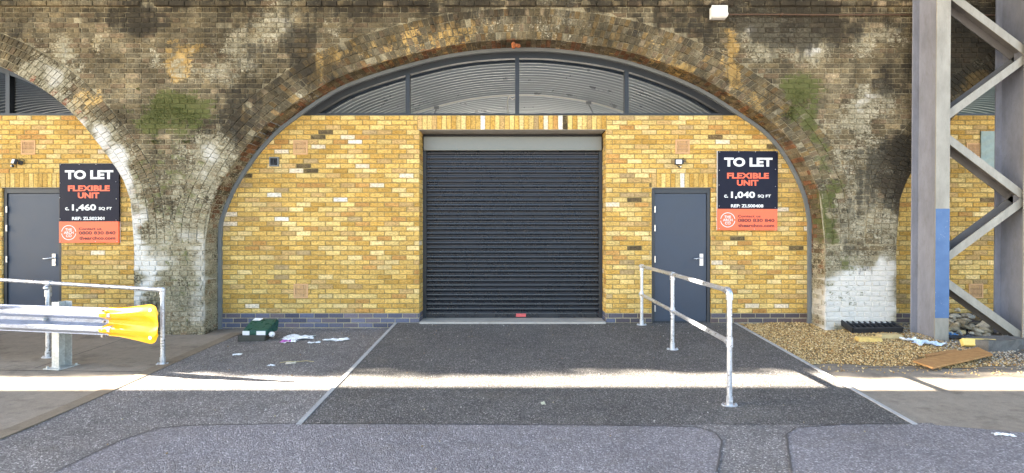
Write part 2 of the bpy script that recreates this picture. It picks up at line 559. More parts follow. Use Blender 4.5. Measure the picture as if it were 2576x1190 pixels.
M['pipe'] = paint("brown_conduit", (0.10, 0.055, 0.03), 0.7, 0.3, 14, 0, 0.1)
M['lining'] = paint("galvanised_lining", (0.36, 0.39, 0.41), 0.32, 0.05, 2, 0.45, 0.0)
M['lining_dimmed'] = paint("unlit_lining", (0.03, 0.034, 0.042), 0.42, 0.12, 2, 0.35, 0.0)  # lack of light in the left vault painted in as a darker lining
M['green_sheet'] = paint("pale_green_sheet", (0.25, 0.31, 0.265), 0.35, 0.2, 8, 0, 0.4, fine=14)
M['green_case'] = paint("dark_green_plastic", (0.012, 0.075, 0.055), 0.3, 0.3, 16, 0, 0.3, fine=30)
M['wood'] = wood_mat("orange_pine")
M['tone'] = tone_mat("varied_stone")
M['glass'] = glass_mat("window_glass")
M['moss'] = tone_mat("moss_leaf", 0.9, 0.4, 80)
n_ = NT("crumpled_paper")
_p = n_.noise(18, 4, 0.7)
n_.set(n_.ramp(_p, [(0.36, (0.42, 0.42, 0.42)), (0.46, (0.80, 0.80, 0.78)), (1.0, (0.86, 0.86, 0.84))]), 0.7)
M['paper'] = n_.m
M['purple_print'] = paint("purple_print", (0.42, 0.10, 0.36), 0.5, 0.5, 26, 0, 0.0, fine=40)
M['blue_plastic'] = paint("pale_blue_plastic", (0.50, 0.60, 0.74), 0.35, 0.35, 14, 0, 0.2, fine=20)
M['yellow_stone'] = paint("yellow_sandstone", (0.62, 0.45, 0.15), 0.9, 0.25, 14, 0, 0.4, fine=30)
M['grey_block'] = concrete("grey_block", (0.13, 0.125, 0.115), 0.3)


# ------------------------------------------------------------------ arch curves
FACE = 7.62
INF = 8.0


class Arch:
    def __init__(s, pts, depth, n=260):
        w = [P(x, y, depth) for x, y in pts]
        q = [(p.x, p.z) for p in w]
        q = [(2 * q[0][0] - q[1][0], 2 * q[0][1] - q[1][1])] + q + [(2 * q[-1][0] - q[-2][0], 2 * q[-1][1] - q[-2][1])]
        out = []
        for i in range(1, len(q) - 2):
            p0, p1, p2, p3 = [np.array(a) for a in q[i - 1:i + 3]]
            for k in range(24):
                t = k / 24
                out.append(0.5 * ((2 * p1) + (-p0 + p2) * t + (2 * p0 - 5 * p1 + 4 * p2 - p3) * t * t + (-p0 + 3 * p1 - 3 * p2 + p3) * t ** 3))
        out.append(np.array(q[-2]))
        A = np.array(out)
        A[:, 0] = np.maximum.accumulate(A[:, 0])
        d = np.r_[0, np.cumsum(np.hypot(*np.diff(A, axis=0).T))]
        sN = np.linspace(0, d[-1], n)
        s.pt = np.c_[np.interp(sN, d, A[:, 0]), np.interp(sN, d, A[:, 1])]
        s.prep()

    def prep(s):
        p = s.pt
        s.ds = np.r_[0, np.cumsum(np.hypot(*np.diff(p, axis=0).T))]
        s.len = s.ds[-1]
        t = np.gradient(p, axis=0)
        t /= np.maximum(1e-9, np.hypot(t[:, 0], t[:, 1]))[:, None]
        k = np.ones(9) / 9
        tt = np.c_[np.convolve(np.pad(t[:, 0], 4, 'edge'), k, 'valid'), np.convolve(np.pad(t[:, 1], 4, 'edge'), k, 'valid')]
        tt /= np.hypot(tt[:, 0], tt[:, 1])[:, None]
        s.tan = tt
        s.nrm = np.c_[-tt[:, 1], tt[:, 0]]           # outwards from the opening
        s.apex = int(np.argmax(p[:, 1]))
        s.jl, s.jr = p[0, 0], p[-1, 0]
        s.zs = (p[0, 1] + p[-1, 1]) / 2
        s.ztop = p[s.apex, 1]

    def offset(s, r):
        o = object.__new__(Arch)
        o.pt = s.pt + s.nrm * r
        o.prep()
        return o

    def at(s, d):
        return np.array([np.interp(d, s.ds, s.pt[:, 0]), np.interp(d, s.ds, s.pt[:, 1])])

    def zat(s, x):
        return np.interp(x, s.pt[:, 0], s.pt[:, 1])

    def xl(s, z):
        a = s.pt[:s.apex + 1]
        zz = np.maximum.accumulate(a[:, 1])
        return float(np.interp(z, zz, a[:, 0]))

    def xr(s, z):
        a = s.pt[s.apex:][::-1]
        zz = np.maximum.accumulate(a[:, 1])
        return float(np.interp(z, zz, a[:, 0]))


CENTRE = Arch([(551, 612), (552, 585), (555, 556), (570, 512), (598, 455), (644, 387), (694, 332), (745, 291), (815, 243), (889, 206), (1024, 163),
               (1160, 133), (1298, 122), (1423, 127), (1578, 154), (1742, 214), (1870, 291), (1932, 337), (1982, 400), (2022, 482), (2037, 548), (2038, 585), (2038, 612)], INF)
half = [(336, 615), (335, 580), (332, 540), (321, 480), (293, 426), (245, 360), (190, 294), (125, 237), (60, 197), (0, 167), (-100, 134), (-220, 108), (-330, 100)]
LEFT = Arch([(-660 - x, y) for x, y in half][:-1] + half[::-1], FACE)
RIGHT = Arch([(2592 - x, y) for x, y in half] + [(2592 + 660 + x, y) for x, y in half[::-1][1:]], FACE)
ARCHES = [LEFT, CENTRE, RIGHT]
RINGS, RT = 4, 0.115
EXT = [a.offset(RINGS * RT) for a in ARCHES]


# ------------------------------------------------------------------ stain map of the old wall
STAINS = [
    # channel, cx, cy, rx, ry, strength   (L lime, M moss, S soot, O ochre)
    ('O', 455, 140, 42, 60, .75), ('L', 455, 150, 30, 45, .45), ('L', 690, 90, 60, 70, .32), ('L', 610, 120, 60, 70, .40), ('L', 550, 190, 70, 40, .36),
    ('L', 380, 120, 12, 50, .5), ('L', 180, 110, 16, 50, .35), ('L', 250, 105, 12, 30, .45), ('O', 250, 110, 12, 40, .5), ('O', 830, 160, 90, 50, .42),
    ('O', 960, 110, 130, 45, .30), ('O', 1150, 80, 150, 40, .22), ('O', 1560, 140, 120, 40, .22), ('S', 1288, 4, 1500, 24, .42), ('S', 2100, 60, 200, 50, .3), ('O', 1700, 190, 80, 50, .3), ('S', 320, 40, 120, 30, .5), ('S', 60, 80, 120, 60, .15), ('M', 260, 70, 160, 40, .16),
    ('S', 700, 40, 180, 30, .28), ('S', 760, 130, 40, 60, .30), ('S', 1250, 40, 300, 30, .28), ('S', 1650, 60, 150, 60, .30), ('S', 600, 280, 90, 60, .2),
    ('L', 430, 640, 120, 230, .46), ('L', 350, 640, 26, 210, .95), ('L', 322, 440, 34, 70, .9), ('L', 258, 362, 30, 44, .75), ('L', 100, 200, 110, 40, .35), ('L', 220, 300, 60, 60, .3), ('L', 300, 430, 34, 50, .85), ('L', 200, 300, 34, 34, .6), ('M', 430, 440, 110, 190, .42), ('M', 440, 680, 60, 170, .36), ('M', 432, 272, 100, 56, 1.0), ('M', 400, 250, 60, 30, .8), ('M', 500, 300, 30, 40, .5),
    ('L', 545, 430, 60, 130, .55), ('L', 520, 620, 26, 240, .5), ('S', 470, 800, 40, 60, .2), ('L', 480, 780, 60, 60, .4), ('S', 430, 760, 70, 50, .25), ('L', 560, 345, 50, 60, .25),
    ('L', 1930, 110, 60, 60, .42), ('L', 2020, 105, 50, 60, .36), ('L', 1900, 70, 40, 30, .35), ('L', 2200, 95, 70, 40, .42), ('L', 2160, 260, 50, 70, .44), ('L', 2235, 240, 30, 60, .36), ('L', 2130, 320, 50, 40, .36),
    ('S', 2240, 200, 70, 50, .32), ('S', 2258, 430, 46, 120, .40), ('S', 2165, 450, 40, 80, .14), ('L', 2150, 560, 70, 130, .50), ('L', 2130, 420, 60, 90, .42), ('S', 2050, 50, 200, 40, .42), ('S', 2450, 130, 150, 130, .75), ('S', 2450, 60, 120, 60, .5), ('L', 2470, 170, 40, 40, .3),
    ('M', 2008, 236, 48, 36, 1.0), ('M', 1985, 275, 34, 50, .75), ('M', 2032, 300, 30, 60, .8), ('M', 2060, 410, 26, 90, .6), ('M', 2090, 540, 24, 100, .9), ('M', 2045, 350, 24, 70, .8), ('M', 2110, 720, 40, 110, .34), ('L', 2060, 440, 24, 60, .4),
    ('L', 2160, 760, 140, 120, .70), ('S', 2180, 690, 40, 36, .28), ('M', 2140, 700, 40, 120, .40), ('L', 2150, 560, 80, 120, .30), ('L', 2064, 760, 26, 150, 1.0), ('L', 2230, 720, 40, 110, .75), ('L', 2240, 560, 30, 80, .45), ('S', 2190, 630, 50, 40, .22), ('L', 2290, 430, 20, 40, .4),
    ('O', 1840, 110, 18, 60, .85), ('O', 1838, 190, 22, 60, .75), ('L', 1830, 180, 14, 60, .3), ('O', 1900, 260, 60, 60, .34), ('L', 1750, 150, 60, 40, .22), ('O', 60, 100, 100, 50, .25), ('O', 235, 260, 40, 40, .45),
    ('L', 1040, 200, 200, 20, .2), ('L', 800, 260, 60, 40, .36), ('O', 2440, 215, 50, 40, .7), ('O', 1630, 240, 200, 50, .2),  # ochre on the right arch soffit paints in its orange light
]


def stain(V):
    x, y, z = V[:, 0], V[:, 1], V[:, 2]
    px = CX + x * K / FACE; py = CY - (z - CAMZ) * K / FACE
    A = np.zeros((len(V), 4))
    wob = (fbm(x, z, 2.0, 5, 3) - 0.5) * 120; wob2 = (fbm(x, z, 2.0, 5, 9) - 0.5) * 120
    for ch, cx, cy, rx, ry, st in STAINS:
        q = np.sqrt(((px + wob - cx) / rx) ** 2 + ((py + wob2 - cy) / ry) ** 2)
        if cy < 340 and ch == 'L': st = min(.64, st * 1.35)
        if ch == 'S': st = min(.85, st * 1.3)
        if ch == 'O': st = min(.9, st * 1.25)
        A[:, 'LMSO'.index(ch)] = np.maximum(A[:, 'LMSO'.index(ch)], st * np.clip(1.45 - q, 0, 1))
    A[:, 0] += 0.12 + 1.15 * np.clip(fbm(x, z * 0.8, 1.3, 4, 21) - 0.45, 0, 1)
    A[:, 2] += 1.5 * np.clip(fbm(x, z, 0.9, 5, 31) - 0.47, 0, 1) + 0.12
    A[:, 3] += 1.0 * np.clip(fbm(x, z, 0.9, 4, 41) - 0.48, 0, 1)
    A[:, 1] += 0.35 * np.clip(fbm(x, z, 1.1, 4, 51) - 0.5, 0, 1)
    # soffits are rusty and drier
    deep = y > FACE + 0.03
    A[deep, 1] *= 0.3; A[deep, 0] *= 0.8
    return np.clip(A, 0, 1)


# ------------------------------------------------------------------ bricks
def V3(*a): return np.array(a, dtype=float)


class Bricks(MB):
    def brick(s, o, U, Vv, N, q, tone, depth=0.014, bev=0.0045, jit=0.0015, proud=0.0, mi=0):
        q = [(a + random.uniform(-jit, jit), b + random.uniform(-jit, jit)) for a, b in q]
        cu = sum(a for a, b in q) / 4; cv = sum(b for a, b in q) / 4
        ins = [(a + math.copysign(bev, cu - a), b + math.copysign(bev, cv - b)) for a, b in q]
        vs = []
        for (lst, h) in ((ins, proud), (q, proud - bev * 0.9), (q, proud - depth)):
            for a, b in lst:
                vs.append(o + U * a + Vv * b + N * h)
        f = [(0, 1, 2, 3)]
        for i in range(4):
            j = (i + 1) % 4
            f += [(j, i, i + 4, j + 4), (j + 4, i + 4, i + 8, j + 8)]
        s.add(vs, f, mi, False, tone)


XU, ZV, FN = V3(1, 0, 0), V3(0, 0, 1), V3(0, -1, 0)


def sub_int(ints, a, b):
    out = []
    for l, r in ints:
        if b <= l or a >= r: out.append((l, r)); continue
        if a > l: out.append((l, a))
        if b < r: out.append((b, r))
    return out


def lay(B, yf, z_hi, z_lo, course, ints, tone, start, bonds, gap=0.010, jit=0.0015, skip=None, bev=0.0045, depth=0.014, mi=0, proudj=0.002):
    o = V3(0, yf, 0)
    n = int(round((z_hi - z_lo) / course))
    for r in range(n):
        z1 = z_hi - r * course; z0 = z1 - course
        im = ints((z0 + z1) / 2)
        ia, ib = ints(z0 + 0.004), ints(z1 - 0.004)
        if len(ia) != len(im): ia = im
        if len(ib) != len(im): ib = im
        L, off = bonds[r % len(bonds)]
        za, zb = z0 + gap / 2, z1 - gap / 2
        for k, (l, rr) in enumerate(im):
            i0 = math.floor((l - start - off) / L)
            x = start + off + i0 * L
            while x < rr:
                a, b = x + gap / 2, x + L - gap / 2
                x += L
                al, ah = max(a, ia[k][0] + 0.004), max(a, ib[k][0] + 0.004)
                bl, bh = min(b, ia[k][1] - 0.004), min(b, ib[k][1] - 0.004)
                if min(bl - al, bh - ah) < 0.02: continue
                cx, cz = (a + b) / 2, (za + zb) / 2
                if skip and skip(cx, cz): continue
                t = tone(cx, cz)
                B.brick(o, XU, ZV, FN, [(al, za), (bl, za), (bh, zb), (ah, zb)], t, depth, bev, jit, random.uniform(-proudj, proudj), mi)


def sheet(B, ybk, intsf, z_lo, z_hi, dz=0.075, mi=1, dx=0.12, tone=(0.5, 0.5, 0.5)):
    """flat backing behind the bricks, row by row"""
    n = int(round((z_hi - z_lo) / dz))
    for r in range(n):
        z0 = z_lo + r * dz; z1 = z0 + dz
        im = intsf((z0 + z1) / 2); ia = intsf(z0 + .002); ib = intsf(z1 - .002)
        if len(ia) != len(im): ia = im
        if len(ib) != len(im): ib = im
        for k in range(len(im)):
            m = max(1, int((im[k][1] - im[k][0]) / dx))
            vs = []
            for j in range(m + 1):
                t = j / m
                vs.append((ia[k][0] + (ia[k][1] - ia[k][0]) * t, ybk, z0))
                vs.append((ib[k][0] + (ib[k][1] - ib[k][0]) * t, ybk, z1))
            B.add(vs, [(2 * j, 2 * j + 2, 2 * j + 3, 2 * j + 1) for j in range(m)], mi, False, tone)


# ------------------------------------------------------------------ setting: ground
def gh(x, y):
    """height of the ground away from the ramp"""
    return 0.0 if y < 4.41 else 0.155 * (y - 4.41) / 3.59


def rh(y):
    """height of the ramp"""
    return 0.008 if y < 4.41 else 0.008 + 0.237 * (y - 4.41) / 3.59


b = MB()
rows = []
for y in (-260, -60, -20, -5, 0, 2, 3.4, 4.41, 5, 6, 7, 8, 8.6):
    rows.append([(x, y, gh(x, y)) for x in (-260, -80, -30, -16, -12, -8, -4.4, 0, 4, 8, 12, 16, 30, 80, 260)])
b.grid(rows, 0, False)
g_ = b.build("pavement", M['concrete']); tag(g_, kind='structure')


def flat_patch(name, poly, mat, lift, hf=gh, nsub=1):
    """a ground sheet lying `lift` above the ground, cut into strips so it follows the slope"""
    ys = sorted({p[1] for p in poly} | {4.41, 5.0, 6.0, 7.0})
    ys = [y for y in ys if min(p[1] for p in poly) <= y <= max(p[1] for p in poly)]

    def span(y):
        xs = []
        for i in range(len(poly)):
            (xa, ya), (xb, yb) = poly[i], poly[(i + 1) % len(poly)]
            if abs(ya - yb) < 1e-9:
                if abs(y - ya) < 1e-9: xs += [xa, xb]
            elif min(ya, yb) - 1e-9 <= y <= max(ya, yb) + 1e-9:
                xs.append(xa + (xb - xa) * (y - ya) / (yb - ya))
        return min(xs), max(xs)
    bb = MB()
    for i in range(len(ys) - 1):
        y0, y1 = ys[i], ys[i + 1]
        a0, b0 = span(y0 + 1e-7); a1, b1 = span(y1 - 1e-7)
        bb.add([(a0, y0, hf(0, y0) + lift), (b0, y0, hf(0, y0) + lift), (b1, y1, hf(0, y1) + lift), (a1, y1, hf(0, y1) + lift)], [(0, 1, 2, 3)])
    o = bb.build(name, mat); tag(o, kind='structure'); return o


def gp(x, y, z=0.0):
    d = (CAMZ - z) * K / (y - CY)
    return ((x - CX) * d / K, d)


flat_patch("forecourt", [(-4.10, -30), (3.6, -30), (3.6, 4.45), (-1.86, 4.45), (-1.86, 8.1), (-4.10, 8.1)], M['tarmac_old'], 0.004)
lp = [gp(140, 1190), gp(300, 1112), gp(392, 1082), gp(460, 1074), gp(740, 1068), gp(1500, 1072), gp(1750, 1077), gp(1800, 1092), gp(1816, 1112), gp(1804, 1190)]
def ragged(pts, amp=0.012, step=0.05):
    out = []
    for i in range(len(pts) - 1):
        a, c = Vector(pts[i]), Vector(pts[i + 1]); m = max(1, int((c - a).length / step))
        for k in range(m):
            q = a.lerp(c, k / m); out.append((q.x, q.y + (random.uniform(-amp, amp) if 0 < k else 0)))
    out.append(tuple(pts[-1]))
    return out


lp_poly = [(lp[0][0] - 1.2, -30)] + [lp[0]] + lp[1:-1] + [lp[-1], (lp[-1][0] - 0.1, -30)]
flat_patch("road", lp_poly, M['road'], 0.008)
rp = [gp(1992, 1190), gp(1978, 1096), gp(2002, 1078), gp(2120, 1070), gp(2292, 1066), gp(2576, 1120)]
flat_patch("road_patch", [(rp[0][0] - 0.1, -30), rp[0], rp[1], rp[2], rp[3], rp[4], (4.3, 4.2), (6.4, 3.6), (9.0, 3.0), (30, 1.0), (30, -30)], M['road'], 0.007)
# band of raised tarmac round the patches' edge
bb = MB()
for pts in (ragged(lp, .006), ragged(rp[:5], .006)):
    for i in range(len(pts) - 1):
        a, c = Vector((*pts[i], 0)), Vector((*pts[i + 1], 0))
        n = Vector((-(c - a).y, (c - a).x, 0)).normalized() * 0.007
        bb.add([(*(a - n).xy, .0125), (*(c - n).xy, .0125), (*(c + n).xy, .0125), (*(a + n).xy, .0125)], [(0, 1, 2, 3)])
o = bb.build("road_joint", paint("bitumen_seal", (0.10, 0.095, 0.093), 0.6, 0.3, 20)); tag(o, kind='structure')

# ramp
b = MB()
ys = [4.41 + (8.05 - 4.41) * i / 14 for i in range(15)]
b.grid([[(x, y, rh(y)) for x in (-1.83, 0, 2, 3.40)] for y in ys], 0, False)
o = b.build("ramp", M['tarmac']); tag(o, kind='structure')
b = MB()
for x0, x1 in ((-1.875, -1.83), (3.40, 3.445)):
    for i in range(len(ys) - 1):
        z0, z1 = rh(ys[i]) + 0.006, rh(ys[i + 1]) + 0.006
        b.add([(x0, ys[i], z0), (x1, ys[i], z0), (x1, ys[i + 1], z1), (x0, ys[i + 1], z1), (x0, ys[i], -.1), (x1, ys[i], -.1), (x1, ys[i + 1], -.1), (x0, ys[i + 1], -.1)],
              [(0, 1, 2, 3), (0, 3, 7, 4), (1, 5, 6, 2), (0, 4, 5, 1)])
o = b.build("edging_strip", M['edging']); tag(o, kind='structure')
# kerb between the left pavement and the forecourt
b = MB()
for i in range(12):
    y0 = -2 + i * 0.85; y1 = y0 + 0.842
    y1 = min(y1, 7.7)
    if y0 > 7.6: break
    for (xa, xb, l) in ((-4.24, -4.09, 0.010),):
        b.add([(xa, y0, gh(0, y0) + l), (xb, y0, gh(0, y0) + l), (xb, y1, gh(0, y1) + l), (xa, y1, gh(0, y1) + l), (xb, y0, -.1), (xb, y1, -.1), (xa, y0, -.1), (xa, y1, -.1)],
              [(0, 1, 2, 3), (1, 4, 5, 2), (6, 0, 3, 7), (6, 4, 1, 0)])
o = b.build("kerb", concrete("worn_kerb", (0.22, 0.18, 0.13), 0.2)); tag(o, kind='structure')
b = MB()
for x, y0, y1 in ((-5.6, 6.0, 7.7), (-7.6, 3.0, 8.0)):
    b.add([(x, y0, gh(0, y0) + .003), (x + .012, y0, gh(0, y0) + .003), (x + .012, y1, gh(0, y1) + .003), (x, y1, gh(0, y1) + .003)], [(0, 1, 2, 3)])
b.add([(-12, 6.12, gh(0, 6.12) + .003), (-4.25, 5.86, gh(0, 5.86) + .003), (-4.25, 5.872, gh(0, 5.872) + .003), (-12, 6.132, gh(0, 6.132) + .003)], [(0, 1, 2, 3)])
b.add([(4.0, 6.02, gh(0, 6.02) + .003), (12, 5.75, gh(0, 5.75) + .003), (12, 5.762, gh(0, 5.762) + .003), (4.0, 6.032, gh(0, 6.032) + .003)], [(0, 1, 2, 3)])
o = b.build("pavement_joint", paint("joint_dirt", (0.05, 0.04, 0.03), 0.9)); tag(o, kind='structure')
# floor inside the arches
b = MB(); b.slab([(-16, 8.30), (16, 8.30), (16, 13.6), (-16, 13.6)], -0.1, 0.2)
o = b.build("interior_floor", M['interior']); tag(o, kind='structure')


b = MB(); b.add([(-120, 13.6, .15), (120, 13.6, .15), (120, 200, .15), (-120, 200, .15)], [(0, 1, 2, 3)])
o = b.build("rear_bounce_yard", concrete("rear_bounce_concrete", (0.42, 0.40, 0.37))); tag(o, kind='structure')  # unseen ground added to bounce sunlight up into the vaults


# ------------------------------------------------------------------ the old viaduct
viaduct = empty("railway_viaduct", (0, FACE, 0), "sooty old brick railway viaduct with three arches, mossy piers and lime stains", "viaduct")
XA, XB = -9.6, 9.6
ZT = 5.355
ZL = 0.03
PAL = [(0.150, 0.118, 0.065), (0.185, 0.145, 0.078), (0.125, 0.100, 0.06), (0.205, 0.158, 0.085), (0.105, 0.088, 0.058), (0.165, 0.14, 0.088), (0.185, 0.125, 0.075), (0.14, 0.122, 0.08)]


def old_tone(x, z):
    t = random.choice(PAL)
    t = tuple(0.5 * a + 0.5 * c for a, c in zip(t, (0.155, 0.122, 0.07)))
    k = random.uniform(0.66, 1.08)
    if random.random() < 0.05: t = (0.26, 0.20, 0.12)
    return tuple(c * k for c in t)


def wall_ints(z):
    I = [(XA, XB)]
    for a, e in zip(ARCHES, EXT):
        if z < a.zs: I = sub_int(I, a.jl, a.jr)
        elif z < e.ztop - 0.01: I = sub_int(I, e.xl(z), e.xr(z))
    return I


def skip_old(x, z):
    return random.random() < 0.012


ww = Bricks()
lay(ww, FACE, ZT, ZL, 0.075, wall_ints, old_tone, XA, [(0.225, 0), (0.1125, 0.028)], 0.011, 0.003, skip_old, 0.006, 0.020, 0, 0.004)
# string course standing proud just under the top of the picture
for zc in (4.995,):
    x = XA
    while x < XB:
        L = 0.225
        if random.random() > 0.13:
            ww.brick(V3(0, FACE, 0), XU, ZV, FN, [(x + .005, zc), (x + L - .005, zc), (x + L - .005, zc + .066), (x + .005, zc + .066)], old_tone(x, zc), 0.05, 0.007, 0.003, 0.038 + random.uniform(-.006, .004))
        x += L
o_wall = ww.build("spandrel_brickwork", [M['old']], viaduct, attrs=stain)

# backing (old mortar) of the face, by columns so it follows every arch
mb = MB()
MT = (0.27, 0.23, 0.145)
xs = set(np.arange(-15.4, 15.41, 0.1).round(3).tolist())
for a in ARCHES: xs |= {a.jl, a.jr}
xs = sorted(xs)


def zbot(x, side):
    for a in ARCHES:
        if a.jl < x < a.jr: return float(a.zat(x))
        if abs(x - a.jl) < 1e-6 and side > 0: return float(a.pt[0, 1])
        if abs(x - a.jr) < 1e-6 and side < 0: return float(a.pt[-1, 1])
    return -0.1


for i in range(len(xs) - 1):
    x0, x1 = xs[i], xs[i + 1]
    if x1 - x0 < 1e-4: continue
    inside = any(a.jl - 1e-6 <= x0 and x1 <= a.jr + 1e-6 for a in ARCHES)
    z0 = zbot(x0, 1) if inside else -0.1
    z1 = zbot(x1, -1) if inside else -0.1
    m = max(2, int((ZT - min(z0, z1)) / 0.12))
    vs = []
    for j in range(m + 1):
        t = j / m
        vs += [(x0, FACE + 0.011, z0 + (ZT - z0) * t), (x1, FACE + 0.011, z1 + (ZT - z1) * t)]
    mb.add(vs, [(2 * j, 2 * j + 1, 2 * j + 3, 2 * j + 2) for j in range(m)], 0, False, MT)
for xa, xb in ((-60, -15.4), (15.4, 60)):
    mb.box((xa, FACE + 0.011, -0.1), (xb, FACE + 0.5, ZT), 0, tone=MT)
mb.box((-60, FACE, ZT), (60, FACE + 0.5, 7.52), 0, tone=(0.13, 0.10, 0.06))
mb.build("mortar_backing", [M['old']], viaduct, attrs=stain)
# mass of the viaduct over the arches
mb = MB()
mb.box((-60, FACE + 0.5, 5.36), (60, 13.6, 6.3))
mb.box((-60, FACE + 0.5, -0.1), (-15.5, 13.6, 5.36)); mb.box((15.5, FACE + 0.5, -0.1), (60, 13.6, 5.36))
mb.build("deck", M['deck'], viaduct)
mb = MB(); mb.box((-60, 7.345, 7.521), (60, 8.3, 7.68)); mb.build("coping", M['deck'], viaduct)  # unseen parapet edge, height and overhang set to shape the sun strip

# arch rings and soffits
for ai, a in enumerate(ARCHES):
    rb = Bricks()
    for k in range(RINGS):
        inn, ou = a.offset(k * RT), a.offset((k + 1) * RT)
        n = int(inn.len / 0.074)
        for i in range(n):
            f0, f1 = (i + 0.07) / n, (i + 0.93) / n
            p = [inn.at(inn.len * f0), inn.at(inn.len * f1), ou.at(ou.len * f1), ou.at(ou.len * f0)]
            c = (p[0] + p[2]) / 2
            if not (XA < c[0] < XB): continue
            if random.random() < (0.05 if k == 0 else 0.012): continue
            d0 = (p[3] - p[0]); d0 /= np.hypot(*d0)
            g = 0.005
            q = [tuple(p[0] + d0 * g), tuple(p[1] + d0 * g), tuple(p[2] - d0 * g), tuple(p[3] - d0 * g)]
            t = old_tone(*c)
            if ai == 1 and 0.15 < i / n < 0.9 and random.random() < 0.22:
                t = tuple(u * w for u, w in zip(t, (1.3, 1.12, 0.85)))
            t = tuple(u * 0.9 for u in t)
            if ai == 0 and k == 0 and random.random() < 0.30: t = (0.30, 0.09, 0.05)
            rb.brick(V3(0, FACE, 0), XU, ZV, FN, q, t, 0.02, 0.004, 0.003, random.uniform(-.006, .004) + (0.004 if k > 0 else 0))
    rb.build("arch_ring", [M['old']], viaduct, attrs=stain)
    sb = Bricks()
    dep = INF - FACE + 0.02
    path = [np.array([a.jl, 0.03])]
    m0 = int((a.pt[0, 1] - 0.03) / 0.075)
    path = [np.array([a.jl, 0.03 + (a.pt[0, 1] - 0.03) * i / m0]) for i in range(m0)]
    mc = int(a.len / 0.075)
    path += [a.at(a.len * i / mc) for i in range(mc)]
    path += [np.array([a.jr, a.pt[-1, 1] + (0.03 - a.pt[-1, 1]) * i / m0]) for i in range(m0 + 1)]
    for i in range(len(path) - 1):
        p, q = path[i], path[i + 1]
        if not (XA - 0.3 < p[0] < XB + 0.3): continue
        t = q - p; L = np.hypot(*t); t = t / L
        N = V3(t[1], 0, -t[0]); T = V3(t[0], 0, t[1])
        o = V3(p[0], FACE, p[1])
        # backing strip
        bk = o - N * 0.012
        bs = [bk, bk + T * L, bk + T * L + V3(0, dep, 0), bk + V3(0, dep, 0)]
        sb.add(bs, [(0, 3, 2, 1)], 0, False, (0.18, 0.15, 0.10))
        u = 0.0
        lens = [0.105, 0.215, 0.105] if i % 2 else [0.215, 0.105, 0.105]
        for ln in lens:
            if random.random() > 0.05:
                tn = old_tone(0, 0)
                if random.random() < 0.4: tn = (tn[0] * 1.25, tn[1] * 0.8, tn[2] * 0.7)
                sb.brick(o, V3(0, 1, 0), T, N, [(u + .004, .005), (u + ln - .004, .005), (u + ln - .004, L - .005), (u + .004, L - .005)], tn, 0.018, 0.004, 0.004, random.uniform(-.012, .004))
            u += ln + 0.0
    sb.build("arch_soffit", [M['old']], viaduct, attrs=stain)

# rust lump at the crown
mb = MB(); c = P(1297, 113, FACE - 0.02)
for i in range(9):
    mb.ball((c.x + random.uniform(-.05, .05), c.y + random.uniform(-.01, .03), c.z + random.uniform(-.03, .03)), random.uniform(.015, .035), 0, 8, 6)
mb.build("rusty_bracket", M['rust'], viaduct)


# moss and small ferns growing on the brickwork
def tufts(name, spots, n, lab=None):
    mb = MB()
    for _ in range(n):
        cx, cy, rx, ry, dens, sz = random.choice(spots)
        for tr in range(20):
            ux, uy = random.gauss(0, .5), random.gauss(0, .5)
            if ux * ux + uy * uy < 1: break
        p = P(cx + ux * rx, cy + uy * ry, FACE)
        if fbm(np.array([p.x]), np.array([p.z]), 6.0, 3, 77)[0] < 0.40: continue
        s = sz * random.uniform(0.4, 1.1)
        a = random.uniform(0, 6.28)
        g = random.uniform(0.6, 1.4)
        col = (0.10 * g, 0.118 * g, 0.034 * g)
        base = Vector((p.x, FACE - random.uniform(0.0, 0.006), p.z))
        d1 = Vector((math.cos(a), 0, math.sin(a))) * s
        out = Vector((random.uniform(-.4, .4), -1, random.uniform(-.2, .8))).normalized() * s * random.uniform(.5, 1.2)
        mb.add([base - d1 * .5, base + out * .4, base + d1 * .5 + out * .2, base + out], [(0, 1, 3), (1, 2, 3)], 0, False, col)
    o = mb.build(name, M['moss'], viaduct)
    o['kind'] = 'stuff'
    return o


tufts("moss", [(432, 272, 92, 50, 1, .026), (400, 290, 60, 36, 1, .022), (480, 290, 50, 44, 1, .022)], 1900)
tufts("moss", [(2005, 238, 46, 34, 1, .028), (2035, 300, 22, 60, 1, .014), (1985, 275, 26, 40, 1, .028), (2068, 430, 14, 90, 1, .012), (2092, 545, 12, 70, 1, .02)], 1300)
tufts("fern", [(388, 357, 9, 5, 1, .03), (468, 357, 14, 5, 1, .03), (1985, 292, 14, 10, 1, .035), (2060, 640, 10, 12, 1, .02), (2000, 205, 30, 6, 1, .03), (350, 225, 5, 5, 1, .03)], 330)


# ------------------------------------------------------------------ new infill walls
YPAL = [((0.66, 0.455, 0.125), 8), ((0.60, 0.395, 0.10), 6), ((0.73, 0.56, 0.20), 7), ((0.55, 0.345, 0.075), 4), ((0.53, 0.30, 0.085), 1.8), ((0.78, 0.62, 0.27), 3), ((0.56, 0.39, 0.15), 3),
        ((0.78, 0.70, 0.50), 0.4), ((0.45, 0.34, 0.16), 0.8), ((0.14, 0.10, 0.05), 0.05)]
YC = [c for c, w in YPAL]; YW = [w for c, w in YPAL]
BLACK = [(788, 347), (812, 336), (751, 421), (768, 433), (632, 446), (1600, 503), (1866, 601), (1987, 625), (1930, 371), (1440, 308), (1612, 625)]
WHITE = [(1712, 452), (1712, 446), (1410, 308), (1210, 308), (872, 505), (700, 555), (690, 495), (905, 360)]


